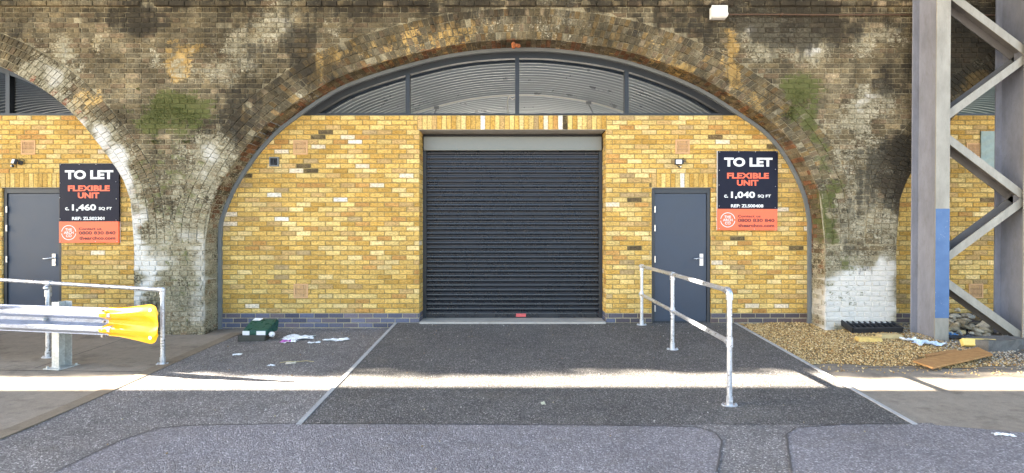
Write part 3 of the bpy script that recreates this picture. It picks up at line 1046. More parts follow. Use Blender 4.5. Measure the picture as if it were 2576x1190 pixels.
def y_tone(x, z):
    px = CX + x * K / INF; py = CY - (z - CAMZ) * K / INF
    for bx, by in BLACK:
        if abs(px - bx) < 18 and abs(py - by) < 5.5: return (0.10, 0.075, 0.042)
    for bx, by in WHITE:
        if abs(px - bx) < 19 and abs(py - by) < 6.5: return (0.82, 0.78, 0.68)
    c = random.choices(YC, YW)[0]; k = random.uniform(0.86, 1.14)
    return (min(.9, c[0] * k), min(.9, c[1] * k * .935), min(.9, c[2] * k * .96))


def sold_tone(x, z):
    px = CX + x * K / INF
    for bx in (1209, 1411, 1713):
        if abs(px - bx) < 6: return (0.85, 0.82, 0.72)
    if abs(px - 1424) < 5: return (0.06, 0.045, 0.025)
    return y_tone(x, 9)


ZTOP = 3.471
CO = 0.075
ZPL = ZTOP - 41 * CO        # top of the blue plinth
SH_L, SH_R, SH_T = -1.488, 1.407, ZTOP - 3 * CO
DR_L, DR_R, DR_T = 2.123, 3.040, ZTOP - 15 * CO
BPAL = [(0.10, 0.11, 0.20), (0.12, 0.12, 0.20), (0.085, 0.09, 0.16), (0.13, 0.11, 0.16), (0.15, 0.12, 0.15), (0.075, 0.075, 0.13)]


def b_tone(x, z):
    c = random.choice(BPAL); k = random.uniform(.8, 1.25)
    if x > 1.5: c = (c[0] * .75, c[1] * .6, c[2] * .5)
    return (c[0] * k, c[1] * k, c[2] * k * .82)


def infill(root, inner, openings, soldiers, xlim, zground):
    """inner(z) -> (left, right) clear width; openings (l, r, top); soldiers (l, r, bottom)"""
    def ints(z):
        l, r = inner(z)
        I = [(max(l, xlim[0]), min(r, xlim[1]))]
        for (a, c, t) in openings:
            if z < t: I = sub_int(I, a, c)
        for (a, c, zb) in soldiers:
            if zb < z < zb + 3 * CO: I = sub_int(I, a, c)
        return I

    def ints_open(z):
        l, r = inner(z)
        I = [(max(l, xlim[0]), min(r, xlim[1]))]
        for (a, c, t) in openings:
            if z < t: I = sub_int(I, a, c)
        return I
    B = Bricks()
    lay(B, INF, ZTOP, ZPL, CO, ints, y_tone, -9.8, [(0.2285, 0.0), (0.2285, 0.114)], 0.0125, 0.004, None, 0.0055, 0.014, 0, 0.0025)
    sheet(B, INF + 0.0085, ints_open, ZPL, ZTOP, CO, 1)
    # brick returns of the openings
    for (a, c, t) in openings:
        dp_ = 0.34 if c - a > 2 else 0.10
        nn = int(round((t - ZPL) / CO))
        for r_ in range(nn):
            z1 = t - r_ * CO - .005; z0 = z1 - CO + .0105
            u = 0.006
            while u < dp_:
                w = 0.1125
                if (r_ % 2) and u < .01 and dp_ > .2: w = 0.2285
                for (xx, N, U) in ((a, V3(1, 0, 0), V3(0, 1, 0)), (c, V3(-1, 0, 0), V3(0, -1, 0))):
                    if N[0] > 0: q = [(u, z0), (u + w - .01, z0), (u + w - .01, z1), (u, z1)]
                    else: q = [(-(u + w - .01), z0), (-u, z0), (-u, z1), (-(u + w - .01), z1)]
                    B.brick(V3(xx, INF, 0), U, ZV, N, q, y_tone(xx, 9), 0.012, 0.004, .002, random.uniform(-.003, .001), 0)
                u += w
        for (xx, sg) in ((a, 1), (c, -1)):
            xq = xx - sg * 0.008
            vs = [(xq, INF + .0085, ZPL), (xq, INF + dp_ + .02, ZPL), (xq, INF + dp_ + .02, t), (xq, INF + .0085, t)]
            B.add(vs, [(0, 1, 2, 3) if sg > 0 else (3, 2, 1, 0)], 1)
    bw = B.build("brickwork", [M['yellow'], M['mortar']], root)
    # blue brick plinth
    B = Bricks()
    lay(B, INF - 0.001, ZPL, ZPL - 5 * CO, CO, ints, b_tone, -9.8, [(0.2285, 0.05), (0.2285, 0.164)], 0.0115, 0.001, None, 0.003, 0.012, 0, 0.001)
    sheet(B, INF + 0.007, ints_open, ZPL - 5 * CO, ZPL, CO, 1)
    for (a, c, t) in openings:
        dp_ = 0.34 if c - a > 2 else 0.10
        for r_ in range(5):
            z1 = ZPL - r_ * CO - .005; z0 = z1 - CO + .011
            u = .006
            while u < dp_:
                w = 0.1125
                for (xx, N, U) in ((a, V3(1, 0, 0), V3(0, 1, 0)), (c, V3(-1, 0, 0), V3(0, -1, 0))):
                    if N[0] > 0: q = [(u, z0), (u + w - .01, z0), (u + w - .01, z1), (u, z1)]
                    else: q = [(-(u + w - .01), z0), (-u, z0), (-u, z1), (-(u + w - .01), z1)]
                    B.brick(V3(xx, INF, 0), U, ZV, N, q, b_tone(0, 0), 0.012, 0.003, .001, 0, 0)
                u += w
        for (xx, sg) in ((a, 1), (c, -1)):
            xq = xx - sg * 0.008
            vs = [(xq, INF + .007, ZPL - 5 * CO), (xq, INF + dp_ + .02, ZPL - 5 * CO), (xq, INF + dp_ + .02, ZPL), (xq, INF + .007, ZPL)]
            B.add(vs, [(0, 1, 2, 3) if sg > 0 else (3, 2, 1, 0)], 1)
    B.build("plinth", [M['blue_brick'], M['mortar_pale']], root)
    # upright soldier bricks over the openings
    for (a, c, zb) in soldiers:
        B = Bricks()
        n = int(round((c - a) / 0.0745))
        w = (c - a) / n
        for i in range(n):
            x0 = a + i * w
            B.brick(V3(0, INF, 0), XU, ZV, FN, [(x0 + .004, zb + .006), (x0 + w - .004, zb + .006), (x0 + w - .004, zb + 3 * CO - .005), (x0 + .004, zb + 3 * CO - .005)],
                    sold_tone(x0 + w / 2, zb), 0.014, 0.005, 0.0025, random.uniform(-.002, .002))
        dd = 0.36 if c - a > 2 else 0.12
        B.box((a + 0.02, INF - 0.006, zb - 0.004), (c - 0.02, INF + dd, zb + 0.001), 1)
        B.build("lintel", [M['yellow'], M['slab']], root)
    return bw


root_c = empty("infill_wall", (0, INF, 0.1), "yellow stock brick wall under the middle arch, holding the wide roller shutter and a door", "brick wall")
infill(root_c, lambda z: (CENTRE.xl(z), CENTRE.xr(z)) if z > CENTRE.zs else (CENTRE.jl, CENTRE.jr),
       [(SH_L, SH_R, SH_T), (DR_L, DR_R, DR_T)], [(SH_L - 0.03, SH_R + 0.01, SH_T), (DR_L, DR_R + 0.03, DR_T)], (-9, 9), 0.1)
root_l = empty("infill_wall", (-7, INF, 0.1), "yellow stock brick wall with a door in the left arch, cut off by the photo's edge", "brick wall")
LD = -10.093
infill(root_l, lambda z: (LEFT.jl, LEFT.xr(z)) if z > LEFT.zs else (LEFT.jl, LEFT.jr), [(DR_L + LD, DR_R + LD, DR_T)], [(DR_L + LD - .02, DR_R + LD + .0, DR_T)], (-9.6, 0), 0.1)
root_r = empty("infill_wall", (7, INF, 0.1), "yellow stock brick wall in the right arch, seen behind the grey steel columns", "brick wall")
infill(root_r, lambda z: (RIGHT.xl(z), RIGHT.jr) if z > RIGHT.zs else (RIGHT.jl, RIGHT.jr), [], [], (0, 9.6), 0.1)
# plain continuation of the outer infill walls beyond the frame
for rt, a, c in ((root_l, -14.6, -9.6), (root_r, 9.6, 14.6)):
    mb = MB(); mb.box((a, INF + 0.012, 0), (c, INF + 0.3, ZTOP)); mb.build("plain_wall", M['mortar'], rt)

# threshold slab under the shutter
mb = MB()
mb.box((SH_L + .01, INF - 0.06, 0.05), (SH_R - 0.01, INF + 0.40, 0.272))
bevel(mb.build("threshold", M['slab'], root_c), 0.006)

# ---- sealing trim round the middle arch
mb = MB()
TW = 0.052
inn = CENTRE.offset(-TW)
pts_o = [(CENTRE.jl, 0.05)] + [tuple(p) for p in CENTRE.pt] + [(CENTRE.jr, 0.05)]
pts_i = [(CENTRE.jl + TW, 0.05)] + [tuple(p) for p in inn.pt] + [(CENTRE.jr - TW, 0.05)]
y0, y1 = INF - 0.035, INF + 0.03
vs = []
for (a, c) in zip(pts_o, pts_i):
    vs += [(a[0], y0, a[1]), (c[0], y0, c[1]), (c[0], y1, c[1]), (a[0], y1, a[1])]
fs = []
for i in range(len(pts_o) - 1):
    k = 4 * i
    fs += [(k + 0, k + 4, k + 5, k + 1), (k + 1, k + 5, k + 6, k + 2), (k + 3, k + 7, k + 4, k + 0)]
mb.add(vs, fs, 0, False)
mb.build("edge_trim", M['trim'], root_c)


# ---- fanlight windows
def fan_window(root, arch, xl, xr, mull, off):
    """the arched window over the wall"""
    fr = arch.offset(-off); gi = arch.offset(-off - 0.095)
    win = MB()
    ok = [i for i in range(len(fr.pt)) if fr.pt[i, 1] > ZTOP - 0.03 and xl - .3 < fr.pt[i, 0] < xr + .3]
    yf, yb = INF + 0.02, INF + 0.10
    vs = []; fs = []
    for i in ok:
        a, c = fr.pt[i], gi.pt[i]
        za, zc = max(a[1], ZTOP), max(c[1], ZTOP)
        vs += [(a[0], yf, za), (c[0], yf, zc), (c[0], yb, zc), (a[0], yb, za)]
    for j in range(len(ok) - 1):
        k = 4 * j
        fs += [(k, k + 4, k + 5, k + 1), (k + 1, k + 5, k + 6, k + 2)]
    win.add(vs, fs)
    bx0 = max(xl, min(fr.pt[i, 0] for i in ok)); bx1 = min(xr, max(fr.pt[i, 0] for i in ok))
    win.box((bx0, yf - 0.012, ZTOP + 0.001), (bx1, yb, ZTOP + 0.032))
    w = win.build("window", M['frame'], root)
    edges = [bx0 + 0.02] + mull + [bx1 - 0.02]
    for x in mull:
        m_ = MB(); z1 = float(gi.zat(x)) + 0.03
        m_.box((x - 0.032, yf - 0.004, ZTOP + 0.033), (x + 0.032, yb, z1)); m_.build("mullion", M['frame'], w)
    for i in range(len(edges) - 1):
        a, c = edges[i], edges[i + 1]
        m_ = MB(); vs = []
        for j in range(25):
            x = a + (c - a) * j / 24
            z = max(ZTOP + 0.01, float(gi.zat(x)) + 0.03)
            vs += [(x, yf + 0.05, ZTOP + 0.01), (x, yf + 0.05, z)]
        m_.add(vs, [(2 * j, 2 * j + 2, 2 * j + 3, 2 * j + 1) for j in range(24)])
        m_.build("pane", M['glass'], w)


def xw(px): return (px - CX) * INF / K


fan_window(root_c, CENTRE, -9, 9, [xw(1025), xw(1301), xw(1577)], TW - 0.004)
fan_window(root_l, LEFT, -9.6, 0, [-7.9], 0.0)
fan_window(root_r, RIGHT, 0, 9.6, [7.9], 0.0)

# ---- roller shutter
YS = INF + 0.345
sb = MB()
prof = []
pitch = 0.0765
zt, zb = 2.975, 0.335
ns = int(round((zt - zb) / pitch))
pts = []
for i in range(ns):
    z = zt - i * pitch
    for (dz, dy) in ((0, 0.0), (0.006, 0.0), (0.010, -0.012), (0.022, -0.020), (0.038, -0.022), (0.052, -0.018), (0.064, -0.009), (0.070, -0.001)):
        pts.append((z - dz, YS + dy))
pts.append((zt - ns * pitch, YS))
xa, xb = SH_L + 0.045, SH_R - 0.045
nx_ = 24
PZ = np.array([p[0] for p in pts]); rows = []
for i in range(nx_ + 1):
    x = xa + (xb - xa) * i / nx_
    dent = (fbm(np.full(len(pts), x), PZ, 1.3, 3, 61) - .5) * .006
    rows.append([(x, p[1] + float(dd), p[0]) for p, dd in zip(pts, dent)])
sb.grid(rows, 0, False)
shutter = sb.build("roller_shutter", M['shutter'], root_c)
mb = MB(); mb.box((SH_L + .02, YS - 0.10, 2.965), (SH_R - .02, YS + 0.045, SH_T - 0.06)); bevel(mb.build("housing_box", M['housing'], shutter), 0.006)
for a, c in ((SH_L + .002, SH_L + 0.055), (SH_R - 0.055, SH_R - .002)):
    mb = MB(); mb.box((a, YS - 0.045, 0.27), (c, YS + 0.03, 2.96)); mb.build("guide_rail", M['anthracite'], shutter)
mb = MB(); mb.box((xa, YS - 0.028, 0.276), (xb, YS + 0.02, 0.338)); mb.build("bottom_bar", M['shutter'], shutter)
c0, c1 = P(1298, 789, YS - .04), P(1323, 797, YS - .04)
mb = MB(); mb.box((c0.x, YS - 0.045, c1.z), (c1.x, YS - 0.0285, c0.z)); mb.build("lock_plate", M['red_label'], shutter)
mb = MB(); mb.box((SH_L - .06, YS + .05, 0.2), (SH_R + .06, YS + .07, SH_T + 0.1)); mb.build("light_block_panel", M['anthracite'], shutter)  # unseen backing added to stop light leaking round the housing

# ---- doors
mb = MB()
yd = INF + 0.055
fw = 0.052
zB = 0.247
mb.box((DR_L + .003, yd - .03, zB), (DR_L + fw, yd + .06, DR_T - .006))
mb.box((DR_R - fw, yd - .03, zB), (DR_R - .003, yd + .06, DR_T - .006))
mb.box((DR_L + fw, yd - .03, DR_T - 0.085), (DR_R - fw, yd + .06, DR_T - .006))
mb.box((DR_L + fw, yd - .02, zB), (DR_R - fw, yd + .06, zB + .015))
door = bevel(mb.build("door", M['anthracite'], root_c), 0.003)
mb = MB()
mb.box((DR_L + fw + .004, yd - .012, zB + .019), (DR_R - fw - .004, yd + .035, DR_T - .089))
bevel(mb.build("door_leaf", M['slate'], door), 0.003)
for py in (527, 574, 652, 775):
    z = P(0, py, yd).z
    mb = MB(); mb.tube([(DR_L + fw + .002, yd - .036, z - .05), (DR_L + fw + .002, yd - .036, z + .05)], .011, 10); mb.build("hinge", M['chrome'], door)
hp = P(1763, 652, yd)
mb = MB()
mb.box((hp.x - .028, yd - .028, hp.z - .10), (hp.x + .028, yd - .0125, hp.z + .085))
mb.tube([(hp.x, yd - .025, hp.z + .02), (hp.x, yd - .06, hp.z + .02), (hp.x - .02, yd - .068, hp.z + .02), (hp.x - .10, yd - .068, hp.z + .008), (hp.x - .13, yd - .064, hp.z + .010)], .011, 10)
mb.tube([(hp.x, yd - .026, hp.z - .05), (hp.x, yd - .034, hp.z - .05)], .014, 12)
mb.build("handle", M['chrome'], door)
door2 = copy_part(door, root_l, (LD, 0, 0))
ORIG[door2.name] = ORIG[root_l.name]

# ---- air vents (buff terracotta air bricks), 9 by 8 small holes
def vent_mesh(size=0.222, nh=9):
    mb = MB(); e = 0.022
    xs_ = [-size / 2, -size / 2 + e]
    pit = (size - 2 * e) / nh
    for i in range(nh):
        a = -size / 2 + e + i * pit
        xs_ += [a + pit * .2, a + pit * .8]
    xs_ += [size / 2 - e, size / 2]
    n = len(xs_)
    for i in range(n - 1):
        for j in range(n - 1):
            hole = (i >= 2 and j >= 2 and i % 2 == 0 and j % 2 == 0 and i < n - 2 and j < n - 2)
            x0, x1, z0, z1 = xs_[i], xs_[i + 1], xs_[j], xs_[j + 1]
            if x1 - x0 < 1e-6 or z1 - z0 < 1e-6: continue
            rim = i in (0, n - 2) or j in (0, n - 2)
            y = -0.006 if rim else -0.003
            if hole:
                mb.add([(x0, .02, z0), (x1, .02, z0), (x1, .02, z1), (x0, .02, z1), (x0, y, z0), (x1, y, z0), (x1, y, z1), (x0, y, z1)],
                       [(0, 1, 2, 3), (4, 5, 1, 0), (5, 6, 2, 1), (6, 7, 3, 2), (7, 4, 0, 3)], 1)
            else:
                mb.add([(x0, y, z0), (x1, y, z0), (x1, y, z1), (x0, y, z1)], [(0, 1, 2, 3)], 0)
    s = size / 2
    mb.add([(-s, -.006, -s), (s, -.006, -s), (s, -.006, s), (-s, -.006, s), (-s, .02, -s), (s, .02, -s), (s, .02, s), (-s, .02, s)],
           [(1, 0, 4, 5), (2, 1, 5, 6), (3, 2, 6, 7), (0, 3, 7, 4)], 0)
    return mb


vm = vent_mesh()
vent0 = None
for (px, py, rt) in ((756, 371, root_c), (757, 732, root_c), (1717, 369, root_c), (71, 371, root_l), (2449, 378, root_r), (2455, 732, root_r)):
    w = P(px, py, INF - 0.002)
    loc = Vector((w.x, INF - 0.002, w.z)) - ORIG[rt.name]
    if vent0 is None:
        vent0 = vm.build("air_vent", [M['terracotta'], M['dark_hole']], None)
        v = vent0
    else:
        v = vent0.copy(); COL.objects.link(v)
    v.parent = rt; v.location = loc

# ---- extractor outlet
w = P(690, 407, INF - .01)
mb = MB()
s = 0.072
for a, c in (((-s, -s), (s, -s + .016)), ((-s, s - .016), (s, s)), ((-s, -s + .016), (-s + .016, s - .016)), ((s - .016, -s + .016), (s, s - .016))):
    mb.box((w.x + a[0], INF - 0.028, w.z + a[1]), (w.x + c[0], INF + .004, w.z + c[1]))
mb.box((w.x - s + .016, INF - .012, w.z - s + .016), (w.x + s - .016, INF + .004, w.z + s - .016), 1)
exo = mb.build("extractor_outlet", [M['trim'], M['black_plastic']], root_c)
mb = MB()
n = 24
for r0, r1, yy in ((0.050, 0.040, INF - .034),):
    vs = []
    for i in range(n):
        a = 2 * math.pi * i / n
        vs += [(w.x + r0 * math.cos(a), yy, w.z + r0 * math.sin(a)), (w.x + r1 * math.cos(a), yy, w.z + r1 * math.sin(a)), (w.x + r0 * math.cos(a), yy + .02, w.z + r0 * math.sin(a))]
    fs = []
    for i in range(n):
        j = (i + 1) % n
        fs += [(3 * i, 3 * i + 1, 3 * j + 1, 3 * j), (3 * i, 3 * j, 3 * j + 2, 3 * i + 2)]
    mb.add(vs, fs)
mb.box((w.x - .006, INF - .032, w.z - .045), (w.x + .006, INF - .012, w.z + .045))
for i in range(4):
    x = w.x + .012 + i * .009
    mb.box((x, INF - .030, w.z - .036 + i * .004), (x + .003, INF - .012, w.z + .036 - i * .004))
mb.build("round_cowl", M['black_plastic'], exo)

# ------------------------------------------------------------------ lining inside the middle arch
def lining(root, arch, y0, y1, mat, lam=0.145, amp=0.085):
    inn = arch.offset(-0.11)
    sel = inn.pt[::4]
    nn = np.gradient(sel, axis=0); nn /= np.hypot(nn[:, 0], nn[:, 1])[:, None]
    nn = np.c_[-nn[:, 1], nn[:, 0]]
    path = [(sel[0, 0], 0.2, -1, 0)] + [(p[0], p[1], q[0], q[1]) for p, q in zip(sel, nn)] + [(sel[-1, 0], 0.2, 1, 0)]
    path = np.array(path)
    ny = int((y1 - y0) / (lam / 12))
    mb = MB(); rows = []
    for j in range(ny + 1):
        y = y0 + 0.5 * lam + lam / 12 * j
        w = amp * (1 - abs(math.sin(math.pi * (y - y0) / lam))) ** 1.6
        rows.append([(p[0] + p[2] * w, y, p[1] + p[3] * w) for p in path])
    mb.grid(rows, 0, True)
    o = mb.build("lining_sheet", mat, root)
    # added black strip blocks stray light and paints in the dark gap
    mb = MB(); vs = []
    oc = arch.offset(0.02).pt[::4]
    for p, q in zip(sel, oc): vs += [(p[0], y0 + .02, p[1]), (q[0], INF + .07, q[1])]
    mb.add(vs, [(2 * i, 2 * i + 2, 2 * i + 3, 2 * i + 1) for i in range(len(sel) - 1)])
    mb.build("blackout_strip", M['black_plastic'], root)
    mb = MB(); n = len(path)
    mb.box((path[0][0], y1 - .05, .2), (path[-1][0], y1 - .02, 2.3))  # kept low so light off the added rear ground gets in
    mb.build("end_wall", M['interior'], root)
    return inn


t_c = empty("tunnel_lining", (0, 9, 0.2), "pale ribbed metal lining of the vault, seen through the middle fanlight", "vault lining")
inn_c = lining(t_c, CENTRE, INF + 0.30, 13.5, M['lining'])
t_l = empty("tunnel_lining", (-9.5, 9, 0.2), "ribbed metal vault behind the left fanlight, its unlit dark painted in", "vault lining")
lining(t_l, LEFT, INF + 0.30, 13.5, M['lining_dimmed'])
t_r = empty("tunnel_lining", (9.5, 9, 0.2), "greenish grey ribbed metal vault behind the right fanlight, beyond the steel columns", "vault lining")
lining(t_r, RIGHT, INF + 0.30, 13.5, paint("green_grey_lining", (0.16, 0.22, 0.20), 0.45, 0.12, 2, 0.3, 0.0))
# conduit hoop with lamp brackets and a hanging cable
yc = 10.2
hoop = inn_c.offset(-0.03)
mb = MB()
mb.tube([(p[0], yc, p[1]) for p in hoop.pt[60:-60:4]], 0.014, 8); mb.build("conduit", M['white_plastic'], t_c)
for i, (dx, sgn) in enumerate(((-1.55, -1), (1.45, -1), (2.75, 1))):
    z = float(hoop.zat(dx))
    mb = MB()
    mb.cbox((dx, yc - .02, z - .03), (.10, .07, .06))
    mb.tube([(dx, yc - .02, z - .05), (dx - .14 * sgn * (-1 if dx < 0 else 1), yc - .05, z - .34), (dx - .22 * sgn * (-1 if dx < 0 else 1), yc - .05, z - .52)], .014, 8)
    mb.cbox((dx - .14 * sgn * (-1 if dx < 0 else 1), yc - .05, z - .32), (.09, .07, .08))
    mb.build("lamp_bracket", paint("grey_bracket", (0.25, 0.26, 0.27), 0.5) if i == 0 else bpy.data.materials["grey_bracket"], t_c)
mb = MB()
x = -0.12; z = float(hoop.zat(x))
mb.tube([(x, yc - .02, z), (x - .03, yc - .03, z - .12), (x - .02, yc - .03, z - .45), (x + .0, yc - .03, z - .85), (x + .02, yc - .03, z - 1.4)], .011, 8)
mb.tube([(x, yc - .02, z - .02), (x + .06, yc - .03, z - .09), (x + .12, yc - .02, z - .05)], .009, 8)
mb.build("cable", M['white_plastic'], t_c)


# ------------------------------------------------------------------ letting signs
def text_obj(body, x0, x1, z0, z1, y, mat, parent, name="lettering", bold=0.02, space=1.0):
    cu = bpy.data.curves.new("txt", 'FONT'); cu.body = body; cu.offset = bold; cu.space_character = space
    cu.resolution_u = 4; cu.fill_mode = 'FRONT'
    ob = bpy.data.objects.new("txt", cu); COL.objects.link(ob)
    bpy.context.view_layer.update()
    me0 = bpy.data.meshes.new_from_object(ob.evaluated_get(bpy.context.evaluated_depsgraph_get()))
    V = np.array([v.co[:] for v in me0.vertices]); F = [tuple(p.vertices) for p in me0.polygons]
    bpy.data.objects.remove(ob); bpy.data.curves.remove(cu); bpy.data.meshes.remove(me0)
    mn, mx = V.min(0), V.max(0)
    mb = MB()
    X = x0 + (V[:, 0] - mn[0]) / (mx[0] - mn[0]) * (x1 - x0)
    Z = z0 + (V[:, 1] - mn[1]) / (mx[1] - mn[1]) * (z1 - z0)
    mb.add([(a, y, c) for a, c in zip(X, Z)], F)
    return mb.build(name, mat, parent)


def let_sign(px, py, tilt, area, ref, label):
    s = 0.2165 * 7.965 / K          # metres per measuring step of the close view
    c = P(px, py, 7.965)            # top left corner
    W, H = 692 * s, 920 * s
    yf = 7.955
    root = empty("letting_sign", (c.x, 7.995, c.z - H), label, "sign", "letting signs on the brick walls")
    zt = c.z

    def R(u0, v0, u1, v1): return (c.x + u0 * s, c.x + u1 * s, zt - v1 * s, zt - v0 * s)
    mb = MB(); x0, x1, z0, z1 = R(0, 0, 692, 670); mb.box((x0, yf, z0), (x1, 7.985, z1)); bevel(mb.build("navy_panel", M['navy'], root), .002)
    mb = MB(); x0, x1, z0, z1 = R(-4, 672, 686, 920); mb.box((x0, yf - .002, z0), (x1, 7.985, z1)); op = bevel(mb.build("orange_panel", M['orange'], root), .002)
    mb = MB(); x0, x1, z0, z1 = R(-9, -4, 690, 918); mb.box((x0, 7.9855, z0), (x1, 7.991, z1)); mb.build("backing_board", M['white_plastic'], root)
    yl = yf - 0.0015; yo = yf - 0.0035
    for body, (u0, v0, u1, v1), m, bd in (("TO LET", (66, 76, 628, 182), 'white', .046), ("FLEXIBLE", (100, 253, 587, 320), 'orange_text', .042), ("UNIT", (215, 335, 465, 403), 'orange_text', .042),
                                           ("c.", (68, 507, 114, 542), 'white', .032), (area, (147, 471, 426, 557), 'white', .034), ("SQ FT", (458, 505, 610, 544), 'white', .032), ("REF: " + ref, (147, 618, 523, 655), 'white', .032)):
        text_obj(body, *R(u0, v0, u1, v1), yl, M[m], root, "lettering", bd)
    for body, (u0, v0, u1, v1), m, bd in (("Contact us", (226, 742, 490, 771), 'maroon_text', .028), ("0800 830 840", (227, 785, 652, 824), 'maroon_text', .028), ("thearchco.com", (230, 846, 650, 883), 'maroon_text', .034),
                                           ("THE", (70, 750, 148, 779), 'white', .015), ("ARCH", (54, 785, 166, 816), 'white', .015), ("CO", (78, 822, 143, 853), 'white', .015)):
        text_obj(body, *R(u0, v0, u1, v1), yo, M[m], op, "lettering", bd)
    mb = MB(); cxm, czm = c.x + 110 * s, zt - 800 * s
    for a0, a1 in ((8, 172), (188, 352)):
        vs = []
        for i in range(25):
            a = math.radians(a0 + (a1 - a0) * i / 24)
            for r in (86 * s, 79 * s): vs.append((cxm + r * math.cos(a), yo, czm + r * math.sin(a)))
        mb.add(vs, [(2 * i + 1, 2 * i, 2 * i + 2, 2 * i + 3) for i in range(24)])
    mb.build("round_emblem", M['white'], op)
    for u, v in ((14, 12), (235, 10), (428, 8), (678, 10), (12, 225), (660, 212), (8, 395), (662, 410), (12, 640), (660, 655), (420, 905), (12, 900), (672, 905)):
        mb = MB(); mb.ball((c.x + u * s, yf - .003, zt - v * s), .007, 0, 8, 6)
        mb.build("fixing_screw", M['chrome'], root)
    root.rotation_euler = (0, tilt, 0)
    return root


let_sign(1806, 380, math.radians(0.2), "1,040", "ZLS00408", "TO LET board reading 1,040 SQ FT, fixed right of the middle door")
let_sign(151, 412, math.radians(-0.15), "1,460", "ZLS02301", "TO LET board reading 1,460 SQ FT, beside the left door")


# ------------------------------------------------------------------ floodlights
def floodlight(loc, label, rot):
    root = empty("floodlight", loc, label, "floodlight", "small black floodlights above the doors")
    l = Vector(loc)
    mb = MB(); mb.cbox(l + Vector((0, -.075, .0)), (.115, .035, .085)); body = bevel(mb.build("lamp_body", M['black_plastic'], root), .004)
    mb = MB(); mb.cbox(l + Vector((0, -.0945, .0)), (.090, .004, .062)); mb.build("lamp_glass", M['lamp_glass'], body)
    mb = MB()
    mb.box(l + Vector((.03, -.055, .008)), l + Vector((.115, -.04, .024)))
    mb.box(l + Vector((.04, -.042, -.025)), l + Vector((.09, -.002, .035)))
    mb.tube([l + Vector((.055, -.06, .03)), l + Vector((.085, -.03, .07)), l + Vector((.11, -.004, .05))], .005, 8)
    mb.build("bracket", M['black_plastic'], root)
    mb = MB()
    mb.tube([l + Vector((-.03, -.075, -.04)), l + Vector((-.01, -.08, -.068)), l + Vector((.02, -.082, -.074))], .006, 8)
    mb.ball(l + Vector((.026, -.082, -.075)), .020, 0, 12, 8); mb.ball(l + Vector((.026, -.098, -.078)), .012, 1, 10, 6)
    mb.build("motion_sensor", [M['black_plastic'], M['white']], root)
    root.rotation_euler = rot
    return root


w = P(1703, 409, INF); floodlight((w.x, INF - .002, w.z), "small black floodlight with motion sensor above the door right of the shutter", (0, 0, 0))
w = P(52, 411, INF); floodlight((w.x, INF - .002, w.z), "small black floodlight twisted sideways above the left door", (math.radians(-14), math.radians(6), math.radians(-28)))

# ------------------------------------------------------------------ junction box and conduit on the viaduct
w = P(1803, 37, FACE)
root = empty("junction_box", (w.x, FACE, w.z - .09), "white plastic junction box high on the viaduct, right of the arch crown", "junction box")
mb = MB(); mb.box((w.x - .112, FACE - .10, w.z - .085), (w.x + .112, FACE - .002, w.z + .085)); bx = bevel(mb.build("box", M['white_plastic'], root), .01, 3)
mb = MB(); mb.box((w.x - .118, FACE - .118, w.z - .076), (w.x + .118, FACE - .101, w.z + .091)); bevel(mb.build("lid", M['white_plastic'], root), .007, 3)
mb = MB(); mb.tube([(w.x + .10, FACE - .04, w.z - .006), (w.x + .15, FACE - .04, w.z - .006)], .02, 12); mb.build("gland", M['white_plastic'], root)
mb = MB(); a = P(1828, 39, FACE); pts = [(a.x + i * .4, FACE - .035, a.z + .003 * math.sin(i * 1.3) - .004 * i / 5) for i in range(15)]
mb.tube(pts, .011, 8)
for i in (2, 5, 8): mb.cbox((pts[i][0], FACE - .024, pts[i][2]), (.03, .048, .035))
tag(mb.build("conduit", M['pipe'], None, (a.x, FACE - .03, a.z)), "thin rusty conduit running along the viaduct right of the white junction box", "pipe")

# pale green sheet on the right wall
a, c = P(2468, 330, INF - .02), P(2530, 426, INF - .02)
mb = MB()
rows = []
for j in range(13):
    z = a.z + (c.z - a.z) * j / 12
    rows.append([(a.x + (c.x - a.x) * i / 8, INF - .022 - .006 * math.sin(j * 2.1 + i * .9), z) for i in range(9)])
mb.grid(rows, 0, True, True)
mb.box((a.x, INF - .012, c.z), (c.x, INF - .003, a.z))
tag(mb.build("wall_panel", M['green_sheet'], None, (a.x, INF - .02, c.z)), "pale green glossy sheet on the right brick wall behind the steel column", "panel")


# ------------------------------------------------------------------ handrail on the ramp
TR = 0.0242


def rail_post(root, x, y, z0, z1, mat, top="tee"):
    mb = MB(); mb.tube([(x, y, z0), (x, y, z1)], TR, 20); p = mb.build("post", mat, root)
    mb = MB()
    n = 24; vs0 = []
    for h in (0.0, 0.010):
        for i in range(n):
            a = 2 * math.pi * i / n
            vs0.append((x + .075 * math.cos(a) * (1 if abs(math.cos(a)) > .5 else .95), y + .05 * math.sin(a), z0 + h))
    mb.add(vs0, [tuple(range(n, 2 * n))] + [(i, (i + 1) % n, n + (i + 1) % n, n + i) for i in range(n)])
    mb.tube([(x, y, z0 + .008), (x, y, z0 + .085)], .031, 20)
    mb.ball((x + .012, y - .032, z0 + .05), .008, 0, 8, 5)
    for dx in (-.058, .058): mb.tube([(x + dx, y, z0 + .008), (x + dx, y, z0 + .022)], .011, 6)
    mb.build("base_flange", mat, p)
    return p


